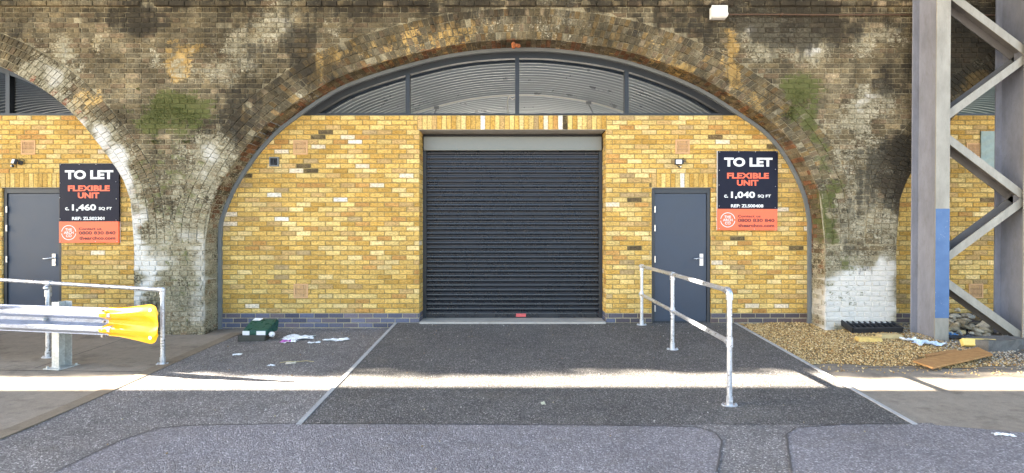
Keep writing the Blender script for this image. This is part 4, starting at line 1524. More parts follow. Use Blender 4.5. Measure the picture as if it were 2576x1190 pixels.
rail = empty("handrail", (2.0, 6.4, 0.1), "galvanised tubular handrail with three posts running down the ramp beside the middle door", "handrail")
PO = [(1.935, 7.88), (2.015, 6.60), (2.005, 4.82)]
ZTP = [1.135, 1.115, 1.105]; ZMD = [0.70, 0.645, 0.625]
for i, (x, y) in enumerate(PO):
    p = rail_post(rail, x, y, rh(y) - 0.002, ZTP[i] - (0.0 if i < 2 else .05), M['galv'])
mb = MB()
dn = (Vector((PO[2][0], PO[2][1], 0)) - Vector((PO[1][0], PO[1][1], 0))).normalized()
tp = [Vector((PO[0][0], PO[0][1], ZTP[0])), Vector((PO[1][0], PO[1][1], ZTP[1])), Vector((PO[2][0], PO[2][1], ZTP[2])) - dn * 0.06]
mb.tube(tp, TR, 20); mb.build("top_rail", M['galv'], rail)
mb = MB(); mb.tube([Vector((PO[i][0], PO[i][1], ZMD[i])) for i in range(3)], TR, 20); mb.build("mid_rail", M['galv'], rail)
# elbow and clamps
mb = MB()
ec = Vector((PO[2][0], PO[2][1], ZTP[2]))
pts = [ec - dn * .075]
for k in range(8):
    a = math.radians(90 * k / 7)
    pts.append(ec - dn * .05 + Vector((0, 0, -.05)) + dn * (.05 * math.sin(a)) + Vector((0, 0, .05 * math.cos(a))))
pts.append(ec + Vector((0, 0, -.085)))
mb.tube(pts, .032, 20); mb.build("elbow", M['galv'], rail)
for i, (x, y) in enumerate(PO):
    for z, kind in ((ZTP[i], 'top'), (ZMD[i], 'mid')):
        if kind == 'top' and i == 2: continue
        mb = MB(); d = dn if i > 0 else (Vector((PO[1][0], PO[1][1], 0)) - Vector((PO[0][0], PO[0][1], 0))).normalized()
        c = Vector((x, y, z))
        if kind == 'top':
            mb.tube([c - d * .045, c + d * .045], .0315, 18); mb.tube([c - Vector((0, 0, .075)), c], .0315, 18)
            mb.ball(c + Vector((-.033, -.01, 0)), .010, 0, 8, 5)
        else:
            mb.tube([c - Vector((0, 0, .045)), c + Vector((0, 0, .045))], .0315, 18)
            mb.tube([c - d * .06, c + (d * .06 if i == 1 else d * .0)], .0315, 18)
            mb.ball(c + Vector((-.034, -.008, .02)), .009, 0, 8, 5)
        mb.build("clamp", M['galv'], rail)

# ------------------------------------------------------------------ guard rail on the left pavement
gr = empty("handrail", (-5.7, 6.4, 0.09), "galvanised tubular railing standing on the left pavement behind the crash barrier", "handrail")
GP = [(-4.215, 6.16, 0.965), (-5.84, 6.44, 1.020), (-7.40, 6.74, 1.075), (-9.05, 7.04, 1.13)]
for x, y, z in GP: rail_post(gr, x, y, gh(0, y) - .001, z, M['galv'])
mb = MB(); mb.tube([Vector(p) for p in GP], TR, 20); mb.build("top_rail", M['galv'], gr)
for i, (x, y, z) in enumerate(GP):
    d = (Vector(GP[0]) - Vector(GP[1])).normalized(); c = Vector((x, y, z))
    mb = MB()
    if i == 0:
        mb.ball(c, .036, 0, 14, 9); mb.tube([c - d * .07, c], .031, 18); mb.tube([c - Vector((0, 0, .09)), c], .031, 18)
    else:
        mb.tube([c - d * .05, c + d * .05], .031, 18); mb.tube([c - Vector((0, 0, .05)), c - Vector((0, 0, .17))], .034, 18)
        mb.ball(c - Vector((0, .02, .06)), .034, 0, 12, 8)
    mb.build("clamp", M['galv'], gr)

# ------------------------------------------------------------------ crash barrier
bar = empty("crash_barrier", (-5.3, 6.0, 0.07), "galvanised W-profile crash barrier with a yellow fishtail end on the left pavement", "crash barrier")
B0 = Vector((-4.06, 5.70, 0)); BD = Vector((-1.0, 0.19, 0)).normalized()      # runs away to the left
BN = Vector((BD.y, -BD.x, 0)) * 1.0
if BN.y > 0: BN = -BN


def wprof(u):
    """u 0..1 from the top edge to the bottom edge -> how far the W section stands out"""
    return 0.083 * float(np.interp(u, (0, .03, .07, .17, .30, .43, .57, .70, .83, .93, .97, 1), (.05, .0, .12, 1, 1, .04, .04, 1, 1, .12, 0, .05)))


ZC, HH = 0.650, 0.155
NU = 49
mb = MB(); rows = []
for i in range(29):
    s_ = 0.42 + i * 0.22
    zc = ZC + 0.010 * s_ * 0
    rows.append([tuple(B0 + BD * s_ + BN * wprof(j / (NU - 1)) + Vector((0, 0, zc + HH - 2 * HH * j / (NU - 1)))) for j in range(NU)])
mb.grid(rows, 0, False)
bm_ = mb.build("barrier_beam", M['galv_beam'], bar)
for s_ in (1.38, 4.4):
    mb = MB(); c = B0 + BD * s_ + BN * .012 + Vector((0, 0, ZC))
    mb.tube([c, c + BN * .014], .022, 8); mb.ball(c + BN * .016, .018, 0, 10, 6)
    mb.build("beam_bolt", M['galv_post'], bm_)
# yellow end piece: W profile flaring to a rounded flat tail
mb = MB(); rows = []
NL = 26
for i in range(NL):
    t = i / (NL - 1)
    s_ = 0.56 - 0.71 * t
    fl = 1.0 - min(1, max(0, (t - 0.08) / 0.72)) ** 0.9 * 0.87
    hh = HH + 0.006 + 0.056 * min(1, max(0, (t - .25) / .6)) ** 1.2
    if t > 0.86:
        q = (t - 0.86) / 0.14; hh *= (0.60 + 0.40 * math.sqrt(max(0, 1 - q * q))) if q > 0 else 1
    row = []
    for j in range(NU):
        u = j / (NU - 1)
        notch = 0.05 * (0.5 + 0.5 * math.cos(4 * math.pi * u)) if i == 0 else 0.05 * (0.5 + 0.5 * math.cos(4 * math.pi * u)) * max(0, 1 - t * 5)
        row.append(tuple(B0 + BD * (s_ - notch) + BN * (wprof(u) * fl + 0.006 + 0.02 * (1 - fl)) + Vector((0, 0, ZC - .008 * t + hh - 2 * hh * u))))
    rows.append(row)
mb.grid(rows, 0, True, True)
# closing rim
for e in (rows[-1],):
    mb.add([p for q in e for p in (q, tuple(Vector(q) - BN * .006))], [(2 * j, 2 * j + 1, 2 * j + 3, 2 * j + 2) for j in range(NU - 1)], 0, True)
ye = mb.build("yellow_end", M['yellow_plastic'], bar)
for dz in (0.148, -0.155):
    mb = MB(); c = B0 + BD * -0.06 + BN * .030 + Vector((0, 0, ZC + dz))
    mb.tube([c, c + BN * .008], .019, 14); mb.build("reflector", M['white'], ye)
for dz, s_ in ((.135, .515), (.01, .5), (-.075, .515), (-.150, .515)):
    mb = MB(); c = B0 + BD * s_ + BN * .06 + Vector((0, 0, ZC + dz)); mb.tube([c, c + BN * .03], .013, 8)
    mb.build("beam_bolt", M['steel_dark'], ye)
# posts
def barrier_post(s_):
    c = B0 + BD * s_ - BN * 0.03
    gz = gh(0, c.y)
    mb = MB()
    ax, ay = BD, -BN.normalized()
    for (u0, u1, v0, v1) in ((-.05, .05, .0, .008), (-.05, .05, .142, .150), (-.05, -.042, .008, .142)):
        vs = []
        for z in (gz + .01, ZC + HH + .035):
            for (u, v) in ((u0, v0), (u1, v0), (u1, v1), (u0, v1)):
                q = c - ax * u + ay * v; vs.append((q.x, q.y, z))
        mb.add(vs, [(3, 2, 1, 0), (4, 5, 6, 7), (0, 1, 5, 4), (1, 2, 6, 5), (2, 3, 7, 6), (3, 0, 4, 7)])
    p = mb.build("post", M['galv_post'], bar)
    mb = MB(); q = c + ay * .07
    vs = []
    for z in (gz + .001, gz + .012):
        for (u, v) in ((-.11, -.05), (.11, -.05), (.11, .2), (-.11, .2)):
            k = c + ax * u + ay * v; vs.append((k.x, k.y, z))
    mb.add(vs, [(3, 2, 1, 0), (4, 5, 6, 7), (0, 1, 5, 4), (1, 2, 6, 5), (2, 3, 7, 6), (3, 0, 4, 7)])
    for (u, v) in ((-.085, -.02), (.085, -.02), (.085, .17), (-.085, .17)):
        k = c + ax * u + ay * v; mb.tube([(k.x, k.y, gz + .012), (k.x, k.y, gz + .032)], .013, 6)
    mb.build("base_plate", M['galv_post'], p)


barrier_post(1.30); barrier_post(4.3)

# ------------------------------------------------------------------ steel trestle on the right
tw = empty("steel_trestle", (6.4, 7.2, 0.15), "grey steel trestle of two braced columns, the left one with a scuffed blue band", "steel trestle")
YF0, YB0 = 7.05, 7.49
ZTW = 6.85


def lean(z): return 0.035 * (z - 0.2) / 5.0


def ibeam(xc, name):
    def col(mb, x0, x1, y0, y1):
        z0, z1 = 0.14, ZTW
        vs = []
        for z in (z0, z1):
            dx = lean(z)
            vs += [(x0 + dx, y0, z), (x1 + dx, y0, z), (x1 + dx, y1, z), (x0 + dx, y1, z)]
        mb.add(vs, [(3, 2, 1, 0), (4, 5, 6, 7), (0, 1, 5, 4), (1, 2, 6, 5), (2, 3, 7, 6), (3, 0, 4, 7)])
    m1 = MB(); col(m1, xc - .006, xc + .006, YF0 + .018, YB0 - .018); web = m1.build("column", M['steel_paint'], tw)
    m2 = MB(); col(m2, xc - .096, xc + .096, YF0, YF0 + .017); bevel(m2.build("front_flange", M['steel_front_lit'], web), .002)
    m3 = MB(); col(m3, xc - .096, xc + .096, YB0 - .017, YB0); bevel(m3.build("back_flange", M['steel_paint'], web), .002)
    return web


w1 = ibeam(5.837, "column"); w2 = ibeam(7.045, "column")
zb0, zb1 = P(0, 800, YF0).z, P(0, 525, YF0).z
mb = MB(); vs = []
for z in (zb0, zb1):
    dx = lean(z); vs += [(5.741 + dx, YF0 - .002, z), (5.933 + dx, YF0 - .002, z), (5.933 + dx, YF0 - .0005, z), (5.741 + dx, YF0 - .0005, z)]
mb.add(vs, [(3, 2, 1, 0), (4, 5, 6, 7), (0, 1, 5, 4), (1, 2, 6, 5), (2, 3, 7, 6), (3, 0, 4, 7)])
mb.build("blue_band", M['blue_paint'], w1)


def brace(a, c, side):
    """channel brace between two measured points on the front plane; open towards the left"""
    yA = 7.10
    A, C = P(a[0], a[1], yA), P(c[0], c[1], yA)
    d = (C - A).normalized(); n = Vector((-d.z, 0, d.x))
    if n.x > 0: n = -n                     # points to the left
    m1 = MB()
    wd, dep = 0.105, 0.21

    def plate(m, n0, n1, y0, y1):
        vs = []
        for q in (A, C):
            vs += [q + n * n0 + Vector((0, y0, 0)), q + n * n1 + Vector((0, y0, 0)), q + n * n1 + Vector((0, y1, 0)), q + n * n0 + Vector((0, y1, 0))]
        m.add(vs, [(3, 2, 1, 0), (4, 5, 6, 7), (0, 1, 5, 4), (1, 2, 6, 5), (2, 3, 7, 6), (3, 0, 4, 7)])
    plate(m1, -wd / 2, wd / 2, 0, .012)
    br = m1.build("brace", M['steel_front_lit'], tw)
    m2 = MB(); plate(m2, -wd / 2, -wd / 2 + .01, .012, dep - .012); plate(m2, -wd / 2, wd / 2, dep - .012, dep)
    m2.build("brace_web", M['steel_dark'], br)


brace((2384, -20), (2600, 143), 1); brace((2600, 132), (2384, 290), 1); brace((2384, 347), (2600, 511), 1); brace((2600, 487), (2384, 647), 1); brace((2378, 708), (2600, 868), 1)
mb = MB(); mb.box((5.4, 6.3, ZTW), (7.5, 7.5, ZTW + 0.3)); mb.build("head_beam", M['steel_paint'], tw)

# unseen bridge added above the view; its shadow covers the street
br_ = empty("added_shade_bridge", (0, 4.3, 6.6), "unseen concrete bridge deck added overhead to shade the street before the viaduct", "bridge")
mb = MB(); mb.box((-60, 3.8, 6.62), (60, 6.60, 6.80)); mb.build("shade_bridge_deck", M['deck'], br_)
for y in (3.9, 5.1, 6.30):
    mb = MB(); mb.box((-60, y, 6.80), (60, y + .25, 7.45)); mb.build("girder", M['steel_paint'], br_)

# unseen weeds added on the coping to streak the sunlit strip with shade
def weed(x, w, up, over, n, label):
    root = empty("shade_weed", (x, 7.5, 7.68), label, "weed", "weeds added for shade on the viaduct coping")
    mb = MB()
    for _ in range(n):
        u = random.gauss(0, .33); h = abs(random.gauss(0, .5)) * up
        y = 7.42 - random.random() * over * .8 - .1 * random.random()
        c = Vector((x + u * w, y, 7.66 + h - (0.25 * random.random() if y < 7.28 else 0)))
        a = random.uniform(0, 6.28); e = random.uniform(-.6, .6); L = random.uniform(.04, .10)
        d = Vector((math.cos(a) * math.cos(e), math.sin(a) * math.cos(e), math.sin(e))) * L
        n_ = Vector((-math.sin(a), math.cos(a), .3)).normalized() * L * .3
        g = random.uniform(.6, 1.3)
        mb.add([c - d, c - n_, c + d, c + n_], [(0, 1, 2, 3)], 0, False, (.06 * g, .10 * g, .025 * g))
    mb.build("leaves", M['moss'], root)
    mb = MB()
    for _ in range(5):
        q = Vector((x + random.gauss(0, .2) * w, 7.33 - random.random() * over * .7, 7.68 + random.random() * up))
        mb.tube([(x, 7.5, 7.67), (q + Vector((x, 7.5, 7.68))) / 2 + Vector((0, 0, .1)), q], .008, 6)
    mb.build("stem", M['pipe'], root)


for x, w, up, over, n, lab in ((-22.4, 1.6, .35, .16, 420, "low wide weed added for shade on the viaduct coping, farthest to the left"), (-19.6, .8, .5, .10, 260, "small upright weed added for shade on the viaduct coping left of the bushy one"),
                               (-17.2, 2.0, .3, .24, 620, "bushy overhanging weed added for shade on the viaduct coping"), (-14.6, .9, .25, .13, 240, "thin weed added for shade on the viaduct coping right of the bushy one"),
                               (-12.6, 1.5, .4, .20, 430, "straggling weed added for shade on the viaduct coping, second from the right"), (-9.9, 1.2, .3, .12, 300, "weed added for shade on the viaduct coping, farthest to the right")):
    weed(x, w, up, over, n, lab)

# ------------------------------------------------------------------ gravel bed, rubble and rubbish on the right
b = MB(); rows = []
gx0, gx1 = 3.446, 10.0


def gfront(x): return 6.08 + 0.06 * math.sin(x * 2.1) + 0.03 * math.sin(x * 7)


def gz(x, t):
    y = gfront(x) + (8.0 - gfront(x)) * t
    base = gh(0, y) + 0.006
    m = min(1, t * 4) * (0.03 + 0.045 * t)
    if x > 5.8: m *= 0.8
    return y, base + m * (0.75 + 0.5 * float(vnoise(np.array([x * 3.0]), np.array([y * 3.0]), 5)[0]))


for i in range(60):
    x = gx0 + (gx1 - gx0) * i / 59
    rows.append([(x, *gz(x, t / 14)) for t in range(15)])
b.grid(rows, 0, True, True)
o = b.build("gravel_bed", tone_mat("gravel_soil", 0.95, 0.5, 40)); tag(o, kind='structure')
for at in (o.data.attributes["tone"],):
    c = np.ones((len(o.data.vertices), 4), dtype=np.float32)
    c[:, :3] = (0.20, 0.14, 0.065)
    for i, v in enumerate(o.data.vertices):
        if v.co.x > 5.9: c[i, :3] = (0.10, 0.09, 0.075)
    at.data.foreach_set("color", c.ravel())

# pebbles
ico = [(0, 0, 1), (.894, 0, .447), (.276, .851, .447), (-.724, .526, .447), (-.724, -.526, .447), (.276, -.851, .447), (.724, .526, -.447), (-.276, .851, -.447), (-.894, 0, -.447), (-.276, -.851, -.447), (.724, -.526, -.447), (0, 0, -1)]
icf = [(0, 1, 2), (0, 2, 3), (0, 3, 4), (0, 4, 5), (0, 5, 1), (1, 6, 2), (2, 7, 3), (3, 8, 4), (4, 9, 5), (5, 10, 1), (6, 7, 2), (7, 8, 3), (8, 9, 4), (9, 10, 5), (10, 6, 1), (11, 7, 6), (11, 8, 7), (11, 9, 8), (11, 10, 9), (11, 6, 10)]
ICO = np.array(ico)
GPAL = [(0.45, 0.29, 0.105), (0.55, 0.385, 0.16), (0.56, 0.40, 0.18), (0.34, 0.18, 0.055), (0.66, 0.50, 0.25), (0.36, 0.21, 0.08), (0.68, 0.54, 0.30), (0.44, 0.31, 0.14), (0.34, 0.25, 0.12)]
DPAL = [(0.20, 0.18, 0.15), (0.30, 0.27, 0.22), (0.12, 0.11, 0.09), (0.42, 0.38, 0.30), (0.30, 0.19, 0.09), (0.5, 0.46, 0.38)]


def pebbles(n, xa, xb, ta, tb, size, name, pal, mix=None):
    mb = MB()
    for _ in range(n):
        x = random.uniform(xa, xb); t = random.uniform(ta, tb)
        y, z = gz(x, max(0, t))
        if t < 0: y = gfront(x) + t * 1.9; z = gh(0, y) + .004
        s = size * random.uniform(.55, 1.35)
        R = np.array(Euler((random.uniform(0, 6), random.uniform(0, 6), random.uniform(0, 6))).to_matrix())
        sc = np.array([1.25, .95, .6]) * s * np.array([random.uniform(.8, 1.2) for _ in range(3)])
        jit = 1 + np.array([random.uniform(-.18, .18) for _ in range(12)])[:, None]
        v = (ICO * jit * sc) @ R.T
        v[:, 2] *= 0.8
        p = pal
        if mix and random.random() < mix(x): p = DPAL
        c = random.choice(p); k = random.uniform(.75, 1.2)
        mb.add((v + np.array([x, y, z + s * .3])).tolist(), icf, 0, True, tuple(a * k for a in c))
    return mb.build(name, M['tone'])


def dmix(x): return min(1, max(0, (x - 5.3) / 1.0))


o = pebbles(14500, gx0 + .01, 6.4, 0, 1, 0.0098, "gravel", GPAL, dmix)
tag(o, "loose golden pebbles heaped against the wall right of the ramp", "gravel", None, 'stuff')
o = pebbles(3000, 5.6, 9.5, -0.05, .95, 0.0115, "grit", DPAL)
tag(o, "grey broken grit and chippings under the steel trestle", "grit", None, 'stuff')
o = pebbles(420, gx0 + .06, 8, -0.16, .05, 0.009, "stray_gravel", GPAL, dmix)
tag(o, "stray pebbles spilled on the pavement in front of the gravel", "gravel", None, 'stuff')


# rubble stones: four shapes, copied
def rock_mesh(seed):
    r = random.Random(seed)
    import bmesh
    bm = bmesh.new(); bmesh.ops.create_icosphere(bm, subdivisions=2, radius=1)
    cuts = []
    for _ in range(11):
        v = Vector((r.gauss(0, 1), r.gauss(0, 1), r.gauss(0, 1))).normalized(); cuts.append((v, r.uniform(.45, .8)))
    for v in bm.verts:
        for n, d in cuts:
            k = v.co.dot(n)
            if k > d: v.co -= n * (k - d)
    me = bpy.data.meshes.new("stone"); bm.to_mesh(me); bm.free()
    c = me.attributes.new("tone", 'FLOAT_COLOR', 'POINT')
    col = r.choice([(0.42, 0.36, 0.25), (0.50, 0.41, 0.26), (0.38, 0.36, 0.30), (0.56, 0.43, 0.22), (0.33, 0.29, 0.21), (0.58, 0.53, 0.42)])
    a = np.ones((len(me.vertices), 4), dtype=np.float32); a[:, :3] = col
    c.data.foreach_set("color", a.ravel())
    me.materials.append(M['tone'])
    return me


RM = [rock_mesh(100 + i) for i in range(9)]
stone0 = None
spots = []
rr = random.Random(5)
for i in range(64):
    px = rr.uniform(2384, 2512); t = rr.random()
    d = 7.30 + 0.62 * rr.random() ** .8
    x = (px - CX) * d / K
    h = max(0, (d - 7.3) / .62) * 0.34 * (1 - abs((px - 2445) / 95) ** 2)
    spots.append((x, d, gh(0, d) + .05 + max(0, h) * rr.uniform(.4, 1.0), rr.uniform(.035, .085)))
for i in range(7):
    px = rr.uniform(2262, 2296); d = rr.uniform(7.45, 7.8); spots.append(((px - CX) * d / K, d, gh(0, d) + .06, rr.uniform(.03, .06)))
for (x, y, z, s) in spots:
    me = rr.choice(RM)
    if stone0 is None:
        o = bpy.data.objects.new("stone", me); stone0 = o
    else:
        o = stone0.copy(); o.data = me
    COL.objects.link(o)
    o.location = (x, y, z); o.scale = (s * rr.uniform(.9, 1.5), s * rr.uniform(.8, 1.2), s * rr.uniform(.5, .85))
    o.rotation_euler = (rr.uniform(-.5, .5), rr.uniform(-.5, .5), rr.uniform(0, 6))
    tag(o, "rough broken stone in the rubble heap behind the steel columns", "stone", "rubble stones behind the steel trestle")


def gpos(px, py, extra=0.0):
    z = 0.12 + extra
    for _ in range(6):
        d = (CAMZ - z) * K / (py - CY); z = gh(0, d) + extra
    return Vector(((px - CX) * d / K, d, z))


# black plastic tray with compartments
a = gpos(2203, 841, .05)
root = empty("plastic_tray", (a.x, a.y + .12, a.z), "upturned black plastic tray with compartments lying at the foot of the right pier", "tray")
W_, D_, H_ = .76, .30, .085
R0 = Matrix.Rotation(math.radians(3), 3, 'Z') @ Matrix.Rotation(math.radians(17), 3, 'X')
c = Vector((a.x, a.y + .12, a.z + .065))
mb = MB()
for lo, hi in (((-W_ / 2, -D_ / 2, 0), (W_ / 2, -D_ / 2 + .02, H_)), ((-W_ / 2, D_ / 2 - .02, 0), (W_ / 2, D_ / 2, H_)), ((-W_ / 2, -D_ / 2, 0), (-W_ / 2 + .02, D_ / 2, H_)), ((W_ / 2 - .02, -D_ / 2, 0), (W_ / 2, D_ / 2, H_)), ((-W_ / 2, -D_ / 2, 0), (W_ / 2, D_ / 2, .015))):
    mb.box(c + Vector(lo), c + Vector(hi), 0, R0, c)
tr = bevel(mb.build("tray_body", M['black_plastic'], root), .006)
mb = MB()
for i in range(1, 9):
    x = -W_ / 2 + W_ * i / 9
    mb.box(c + Vector((x - .006, -D_ / 2 + .02, .01)), c + Vector((x + .006, D_ / 2 - .02, H_ - .012)), 0, R0, c)
mb.box(c + Vector((-W_ / 2 + .02, -.006, .01)), c + Vector((W_ / 2 - .02, .006, H_ - .006)), 0, R0, c)
mb.build("divider", M['black_plastic'], root)


def chunk(name, px, py, size, rotz, mat, label, cat, sink=.01, tilt=0, seed=0, mound=.05):
    a = gpos(px, py, mound)
    r = random.Random(seed)
    mb = MB(); rows = []
    sx, sy, sz = size
    R_ = Matrix.Rotation(rotz, 3, 'Z') @ Matrix.Rotation(tilt, 3, 'Y')
    nx, ny = 7, 4
    top = {}
    vs = []; fs = []
    for k, z in enumerate((0, .55, 1)):
        for i in range(nx + 1):
            for j in range(ny + 1):
                j_ = r.uniform(-.06, .06)
                e = 0.93 if z == 1 else 1
                v = Vector(((i / nx - .5) * sx * e + r.uniform(-.04, .04) * sx * .3, (j / ny - .5) * sy * e + r.uniform(-.05, .05) * sy, (z + j_ * (z > 0)) * sz))
                vs.append(R_ @ v + a + Vector((0, sy / 2, -sink)))
    N1 = (nx + 1) * (ny + 1)

    def id_(k, i, j): return k * N1 + i * (ny + 1) + j
    for i in range(nx):
        for j in range(ny): fs.append((id_(2, i, j), id_(2, i + 1, j), id_(2, i + 1, j + 1), id_(2, i, j + 1)))
    for k in range(2):
        for i in range(nx):
            fs.append((id_(k, i, 0), id_(k, i + 1, 0), id_(k + 1, i + 1, 0), id_(k + 1, i, 0))); fs.append((id_(k, i + 1, ny), id_(k, i, ny), id_(k + 1, i, ny), id_(k + 1, i + 1, ny)))
        for j in range(ny):
            fs.append((id_(k, 0, j + 1), id_(k, 0, j), id_(k + 1, 0, j), id_(k + 1, 0, j + 1))); fs.append((id_(k, nx, j), id_(k, nx, j + 1), id_(k + 1, nx, j + 1), id_(k + 1, nx, j)))
    mb.add(vs, fs, 0, False)
    return tag(mb.build(name, mat, None, a), label, cat)


chunk("stone_block", 2192, 862, (.30, .12, .075), math.radians(-7), M['yellow_stone'], "rough bright yellow stone offcut on the gravel in front of the black tray", "stone", seed=3)
chunk("stone_block", 2245, 855, (.31, .13, .075), math.radians(2), paint("tan_sandstone", (0.50, 0.38, 0.18), 0.9, 0.2, 14, 0, 0.3), "smooth tan stone block between the yellow offcut and the steel column", "stone", seed=4)
blk = chunk("concrete_block", 2535, 880, (.72, .30, .15), math.radians(12), M['grey_block'], "long grey concrete block at the foot of the right steel column", "concrete block", seed=5, sink=.03)
# yellow painted end of a small block beside it
a = gpos(2466, 876, .05)
mb = MB()
R_ = Matrix.Rotation(math.radians(-10), 3, 'Z') @ Matrix.Rotation(math.radians(-28), 3, 'X')
mb.box(a + Vector((-.20, -.04, .02)), a + Vector((.20, .03, .12)), 0, R_, a)
yb = bevel(tag(mb.build("painted_block", M['yellow_plastic'] if False else paint("pale_yellow_paint", (0.75, 0.56, 0.16), .6, .15, 14), None, a), "wedge of stone with a pale yellow painted face leaning on the grey block", "stone"), .015, 3)

# timber boards
def board(corners, th, label, lifts):
    q = [gpos(px, py, l) for (px, py), l in zip(corners, lifts)]      # near left, near right, far right, far left
    mb = MB(); m = 8
    vs = []; fs = []
    for k in (0, 1):
        for i in range(m + 1):
            for (a, c) in ((q[0], q[1]), (q[3], q[2])):
                v = a.lerp(c, i / m) + Vector((random.uniform(-.004, .004), random.uniform(-.004, .004), th * k))
                vs.append(v)
    N1 = 2 * (m + 1)
    for i in range(m):
        fs += [(2 * i, 2 * i + 1, 2 * i + 3, 2 * i + 2), (N1 + 2 * i, N1 + 2 * i + 2, N1 + 2 * i + 3, N1 + 2 * i + 1), (2 * i, 2 * i + 2, N1 + 2 * i + 2, N1 + 2 * i), (2 * i + 3, 2 * i + 1, N1 + 2 * i + 1, N1 + 2 * i + 3)]
    fs += [(1, 0, N1, N1 + 1), (2 * m, 2 * m + 1, N1 + 2 * m + 1, N1 + 2 * m)]
    mb.add(vs, fs)
    return bevel(tag(mb.build("timber_board", M['wood'], None, q[0]), label, "board"), .003)


board(((2347, 929), (2498, 895), (2460, 877), (2296, 911)), .022, "wide orange timber board lying on the grit in front of the steel column", (.035, .07, .09, .07))
board(((2332, 899), (2412, 886), (2404, 881), (2326, 894)), .015, "narrow strip of timber lying behind the wide orange board", (.08, .085, .09, .085))


# crumpled litter
def litter(name, px, py, w, dpt, rz, mat, label, cat, lift=.004, amp=.02, seed=0, hf=None, n=12, mat2=None):
    r = np.random.default_rng(seed)
    a = gpos(px, py, 0)
    if hf == 'ramp':
        for _ in range(6): a.y = (CAMZ - rh(a.y)) * K / (py - CY); a.x = (px - CX) * a.y / K; a.z = rh(a.y)
    if hf == 'gravel': a = gpos(px, py, .06)
    mb = MB()
    vs = []
    ed = r.uniform(.75, 1.1, (4, n + 1))
    for i in range(n + 1):
        for j in range(n + 1):
            u, v = i / n - .5, j / n - .5
            k = (ed[0, j] if u < 0 else ed[1, j]); k2 = (ed[2, i] if v < 0 else ed[3, i])
            x, y = u * w * k, v * dpt * k2
            z = lift + amp * float(fbm(np.array([u * 5 + seed]), np.array([v * 5]), 1.0, 3, seed)[0]) * 1.5 - amp * .4
            z = max(.003, z)
            q = Matrix.Rotation(rz, 3, 'Z') @ Vector((x, y, 0))
            slope = 0.0432 if hf != 'ramp' else 0.066
            vs.append((a.x + q.x, a.y + q.y, a.z + z + slope * q.y))
    fs = []; 
    mb.add(vs, [(i * (n + 1) + j, (i + 1) * (n + 1) + j, (i + 1) * (n + 1) + j + 1, i * (n + 1) + j + 1) for i in range(n) for j in range(n)], 0, False)
    if mat2 is not None:
        for k in range(len(mb.m)):
            i, j = k // n, k % n
            if i < n * .62 and 1 <= j < n * .8: mb.m[k] = 1
    o = mb.build(name, [mat] + ([mat2] if mat2 else []), None, a)
    md = o.modifiers.new("thickness", 'SOLIDIFY'); md.thickness = .0015
    return tag(o, label, cat)


litter("newspaper", 752, 852, .42, .24, .12, M['paper'], "torn white newspaper sheet by the wall, in front of the blue brick plinth", "litter", amp=.05, seed=2)
litter("crisp_packet", 727, 861, .22, .13, .1, M['paper'], "white packet with purple print beside the torn newspaper", "litter", amp=.05, seed=3, mat2=M['purple_print'])
litter("paper_sheet", 847, 857, .34, .13, .1, M['paper'], "crumpled white paper strip near the edging strip of the ramp", "litter", amp=.035, seed=4)
litter("paper_scrap", 790, 864, .16, .06, .25, M['paper'], "small white paper scrap between the newspaper and the longer strip", "litter", amp=.03, seed=5)
litter("paper_scrap", 597, 893, .11, .06, .2, M['paper'], "lone small paper scrap on the tarmac below the green case", "litter", amp=.02, seed=6)
litter("paper_scrap", 732, 915, .12, .07, .1, paint("beige_scrap", (.62, .55, .42), .8, .2, 20), "beige scrap beside a thin twig on the left tarmac", "litter", amp=.02, seed=7)
litter("paper_scrap", 683, 921, .09, .05, .1, M['paper'], "pale scrap left of the beige scrap on the tarmac", "litter", amp=.02, seed=8)
litter("paper_scrap", 1366, 1016, .04, .07, .2, paint("pale_leaf", (.55, .55, .40), .8, .2, 20), "small pale leaf lying alone on the ramp in front of the shutter", "litter", amp=.015, seed=9, hf='ramp')
litter("paper_scrap", 2525, 1098, .15, .05, -.2, M['paper'], "white scrap on the road at the right edge of the photo", "litter", lift=.011, amp=.02, seed=10)
litter("plastic_wrap", 2335, 868, .40, .16, -.1, M['blue_plastic'], "crumpled pale blue and white plastic wrap at the base of the left steel column", "litter", amp=.09, seed=11, hf='gravel')
litter("plastic_wrap", 2285, 858, .20, .09, -.1, M['paper'], "white plastic shred left of the pale blue wrap", "litter", amp=.06, seed=12, hf='gravel')
litter("plastic_wrap", 2397, 847, .10, .08, -.1, paint("bright_blue", (.10, .30, .60), .4, .2), "bright blue plastic scrap just right of the steel column base", "litter", amp=.07, seed=13, hf='gravel')
litter("dark_rag", 2420, 852, .40, .12, .05, M['black_plastic'], "black plastic rag lying along the front of the rubble heap", "litter", amp=.06, seed=14, hf='gravel')
# twig
a = gpos(742, 913)
mb = MB(); mb.tube([a + Vector((-.17, -.03, .008)), a + Vector((-.08, 0, .02)), a + Vector((.02, .005, .012)), a + Vector((.13, .02, .022)), a + Vector((.22, .02, .010))], .004, 6)
tag(mb.build("twig", paint("dry_twig", (.42, .35, .18), .8), None, a), "thin dry twig lying across the left tarmac", "twig")

# dumped green case
a = gpos(633, 861)
root = empty("broken_case", tuple(a), "broken dark green plastic case with white labels dumped by the left pier", "case")
W_ = .36
mb = MB()
x0, x1 = a.x - W_ / 2 + .02, a.x + W_ / 2
yb = a.y + .12
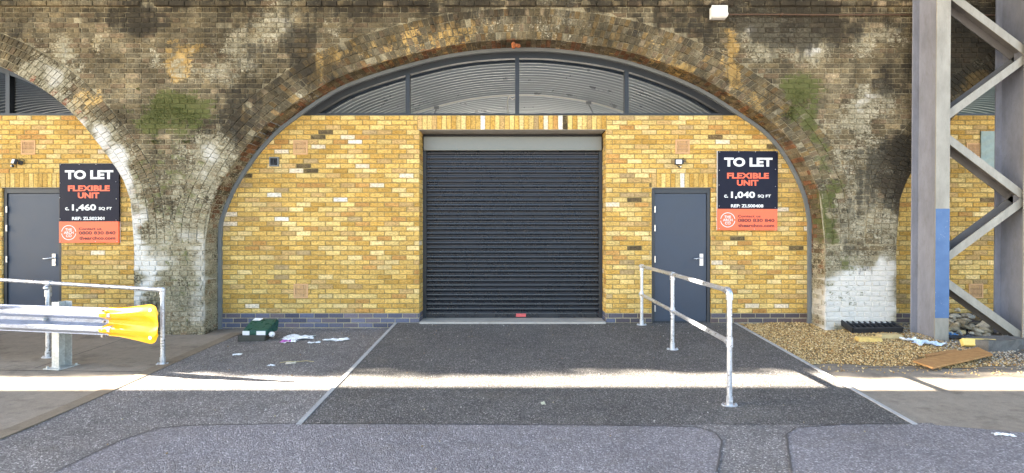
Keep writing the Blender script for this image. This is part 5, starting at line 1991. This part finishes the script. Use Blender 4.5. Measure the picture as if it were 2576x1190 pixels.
# lid: a slanted wedge
lid = [(yb - .06, a.z + .085), (yb - .06, a.z + .150), (yb + .20, a.z + .27), (yb + .26, a.z + .25), (yb + .22, a.z + .10)]
n = len(lid)
sl = .02
vs = [(x0, y, z) for y, z in lid] + [(x1 + (.03 if i > 1 else 0), y, z) for i, (y, z) in enumerate(lid)]
mb.add(vs, [tuple(range(n)), tuple(range(2 * n - 1, n - 1, -1))] + [((i + 1) % n, i, i + n, (i + 1) % n + n) for i in range(n)])
lidob = bevel(mb.build("lid", M['green_case'], root), .012, 3)
mb = MB()
mb.box((x0 + .005, yb - .068, a.z + .088), (x0 + .10, yb - .0615, a.z + .145)); mb.build("front_label", M['white'], lidob)
mb = MB(); mb.box((x0 + .20, yb - .068, a.z + .088), (x1 - .015, yb - .0615, a.z + .145)); mb.build("front_label", M['white'], lidob)
mb = MB(); mb.add([(x0 + .03, yb + .145, a.z + .258), (x0 + .15, yb + .145, a.z + .258), (x0 + .17, yb + .2, a.z + .2855), (x0 + .05, yb + .2, a.z + .2855)], [(0, 1, 2, 3)])
mb.build("top_label", M['white'], lidob)
mb = MB()
R_ = Matrix.Rotation(math.radians(6), 3, 'Z')
c = Vector((a.x - .02, yb, a.z))
for lo, hi in (((-.19, -.09, .0), (.18, -.075, .09)), ((-.19, -.09, 0), (.18, .16, .014)), ((-.19, -.09, 0), (-.175, .16, .09)), ((.165, -.09, 0), (.18, .16, .06)), ((-.12, -.094, .03), (-.085, -.088, .065))):
    mb.box(c + Vector(lo), c + Vector(hi), 0, R_, c)
mb.build("tray", paint("dirty_dark_plastic", (.05, .05, .04), .6, .4, 14), root)
mb = MB(); mb.ball((x1 + .055, yb - .02, a.z + .09), .045, 0, 9, 6, (1, .8, .9))
for k in range(len(mb.sm)): mb.sm[k] = False
tag(mb.build("foil_ball", M['paper'], None, (x1 + .055, yb - .02, a.z + .05)), "crumpled white foil ball beside the broken green case", "litter")
mb = MB(); mb.tube([(x1 - .12, yb - .04, a.z + .06), (x1 - .03, yb - .06, a.z + .085), (x1 + .03, yb - .03, a.z + .08)], .010, 8); mb.build("latch", M['black_plastic'], root)

# scattered specks of grit on the tarmac
mb = MB()
for _ in range(300):
    x = random.uniform(-4.0, 3.4); y = random.uniform(3.4, 7.95)
    if random.random() < .35: y = random.uniform(7.2, 7.95)
    z = (rh(y) if -1.83 < x < 3.40 and y > 4.41 else gh(x, y) + .009)
    s = random.uniform(.003, .009)
    c = random.choice([(.45, .42, .36), (.35, .3, .2), (.5, .5, .46), (.25, .17, .09), (.3, .28, .24)])
    R = np.array(Euler((random.uniform(0, 6), random.uniform(0, 6), random.uniform(0, 6))).to_matrix())
    mb.add(((ICO * np.array([1.3, 1, .6]) * s) @ R.T + np.array([x, y, z + s * .5])).tolist(), icf, 0, False, c)
o = mb.build("grit", M['tone']); tag(o, "pale grit specks scattered over the dark tarmac", "grit", None, 'stuff')
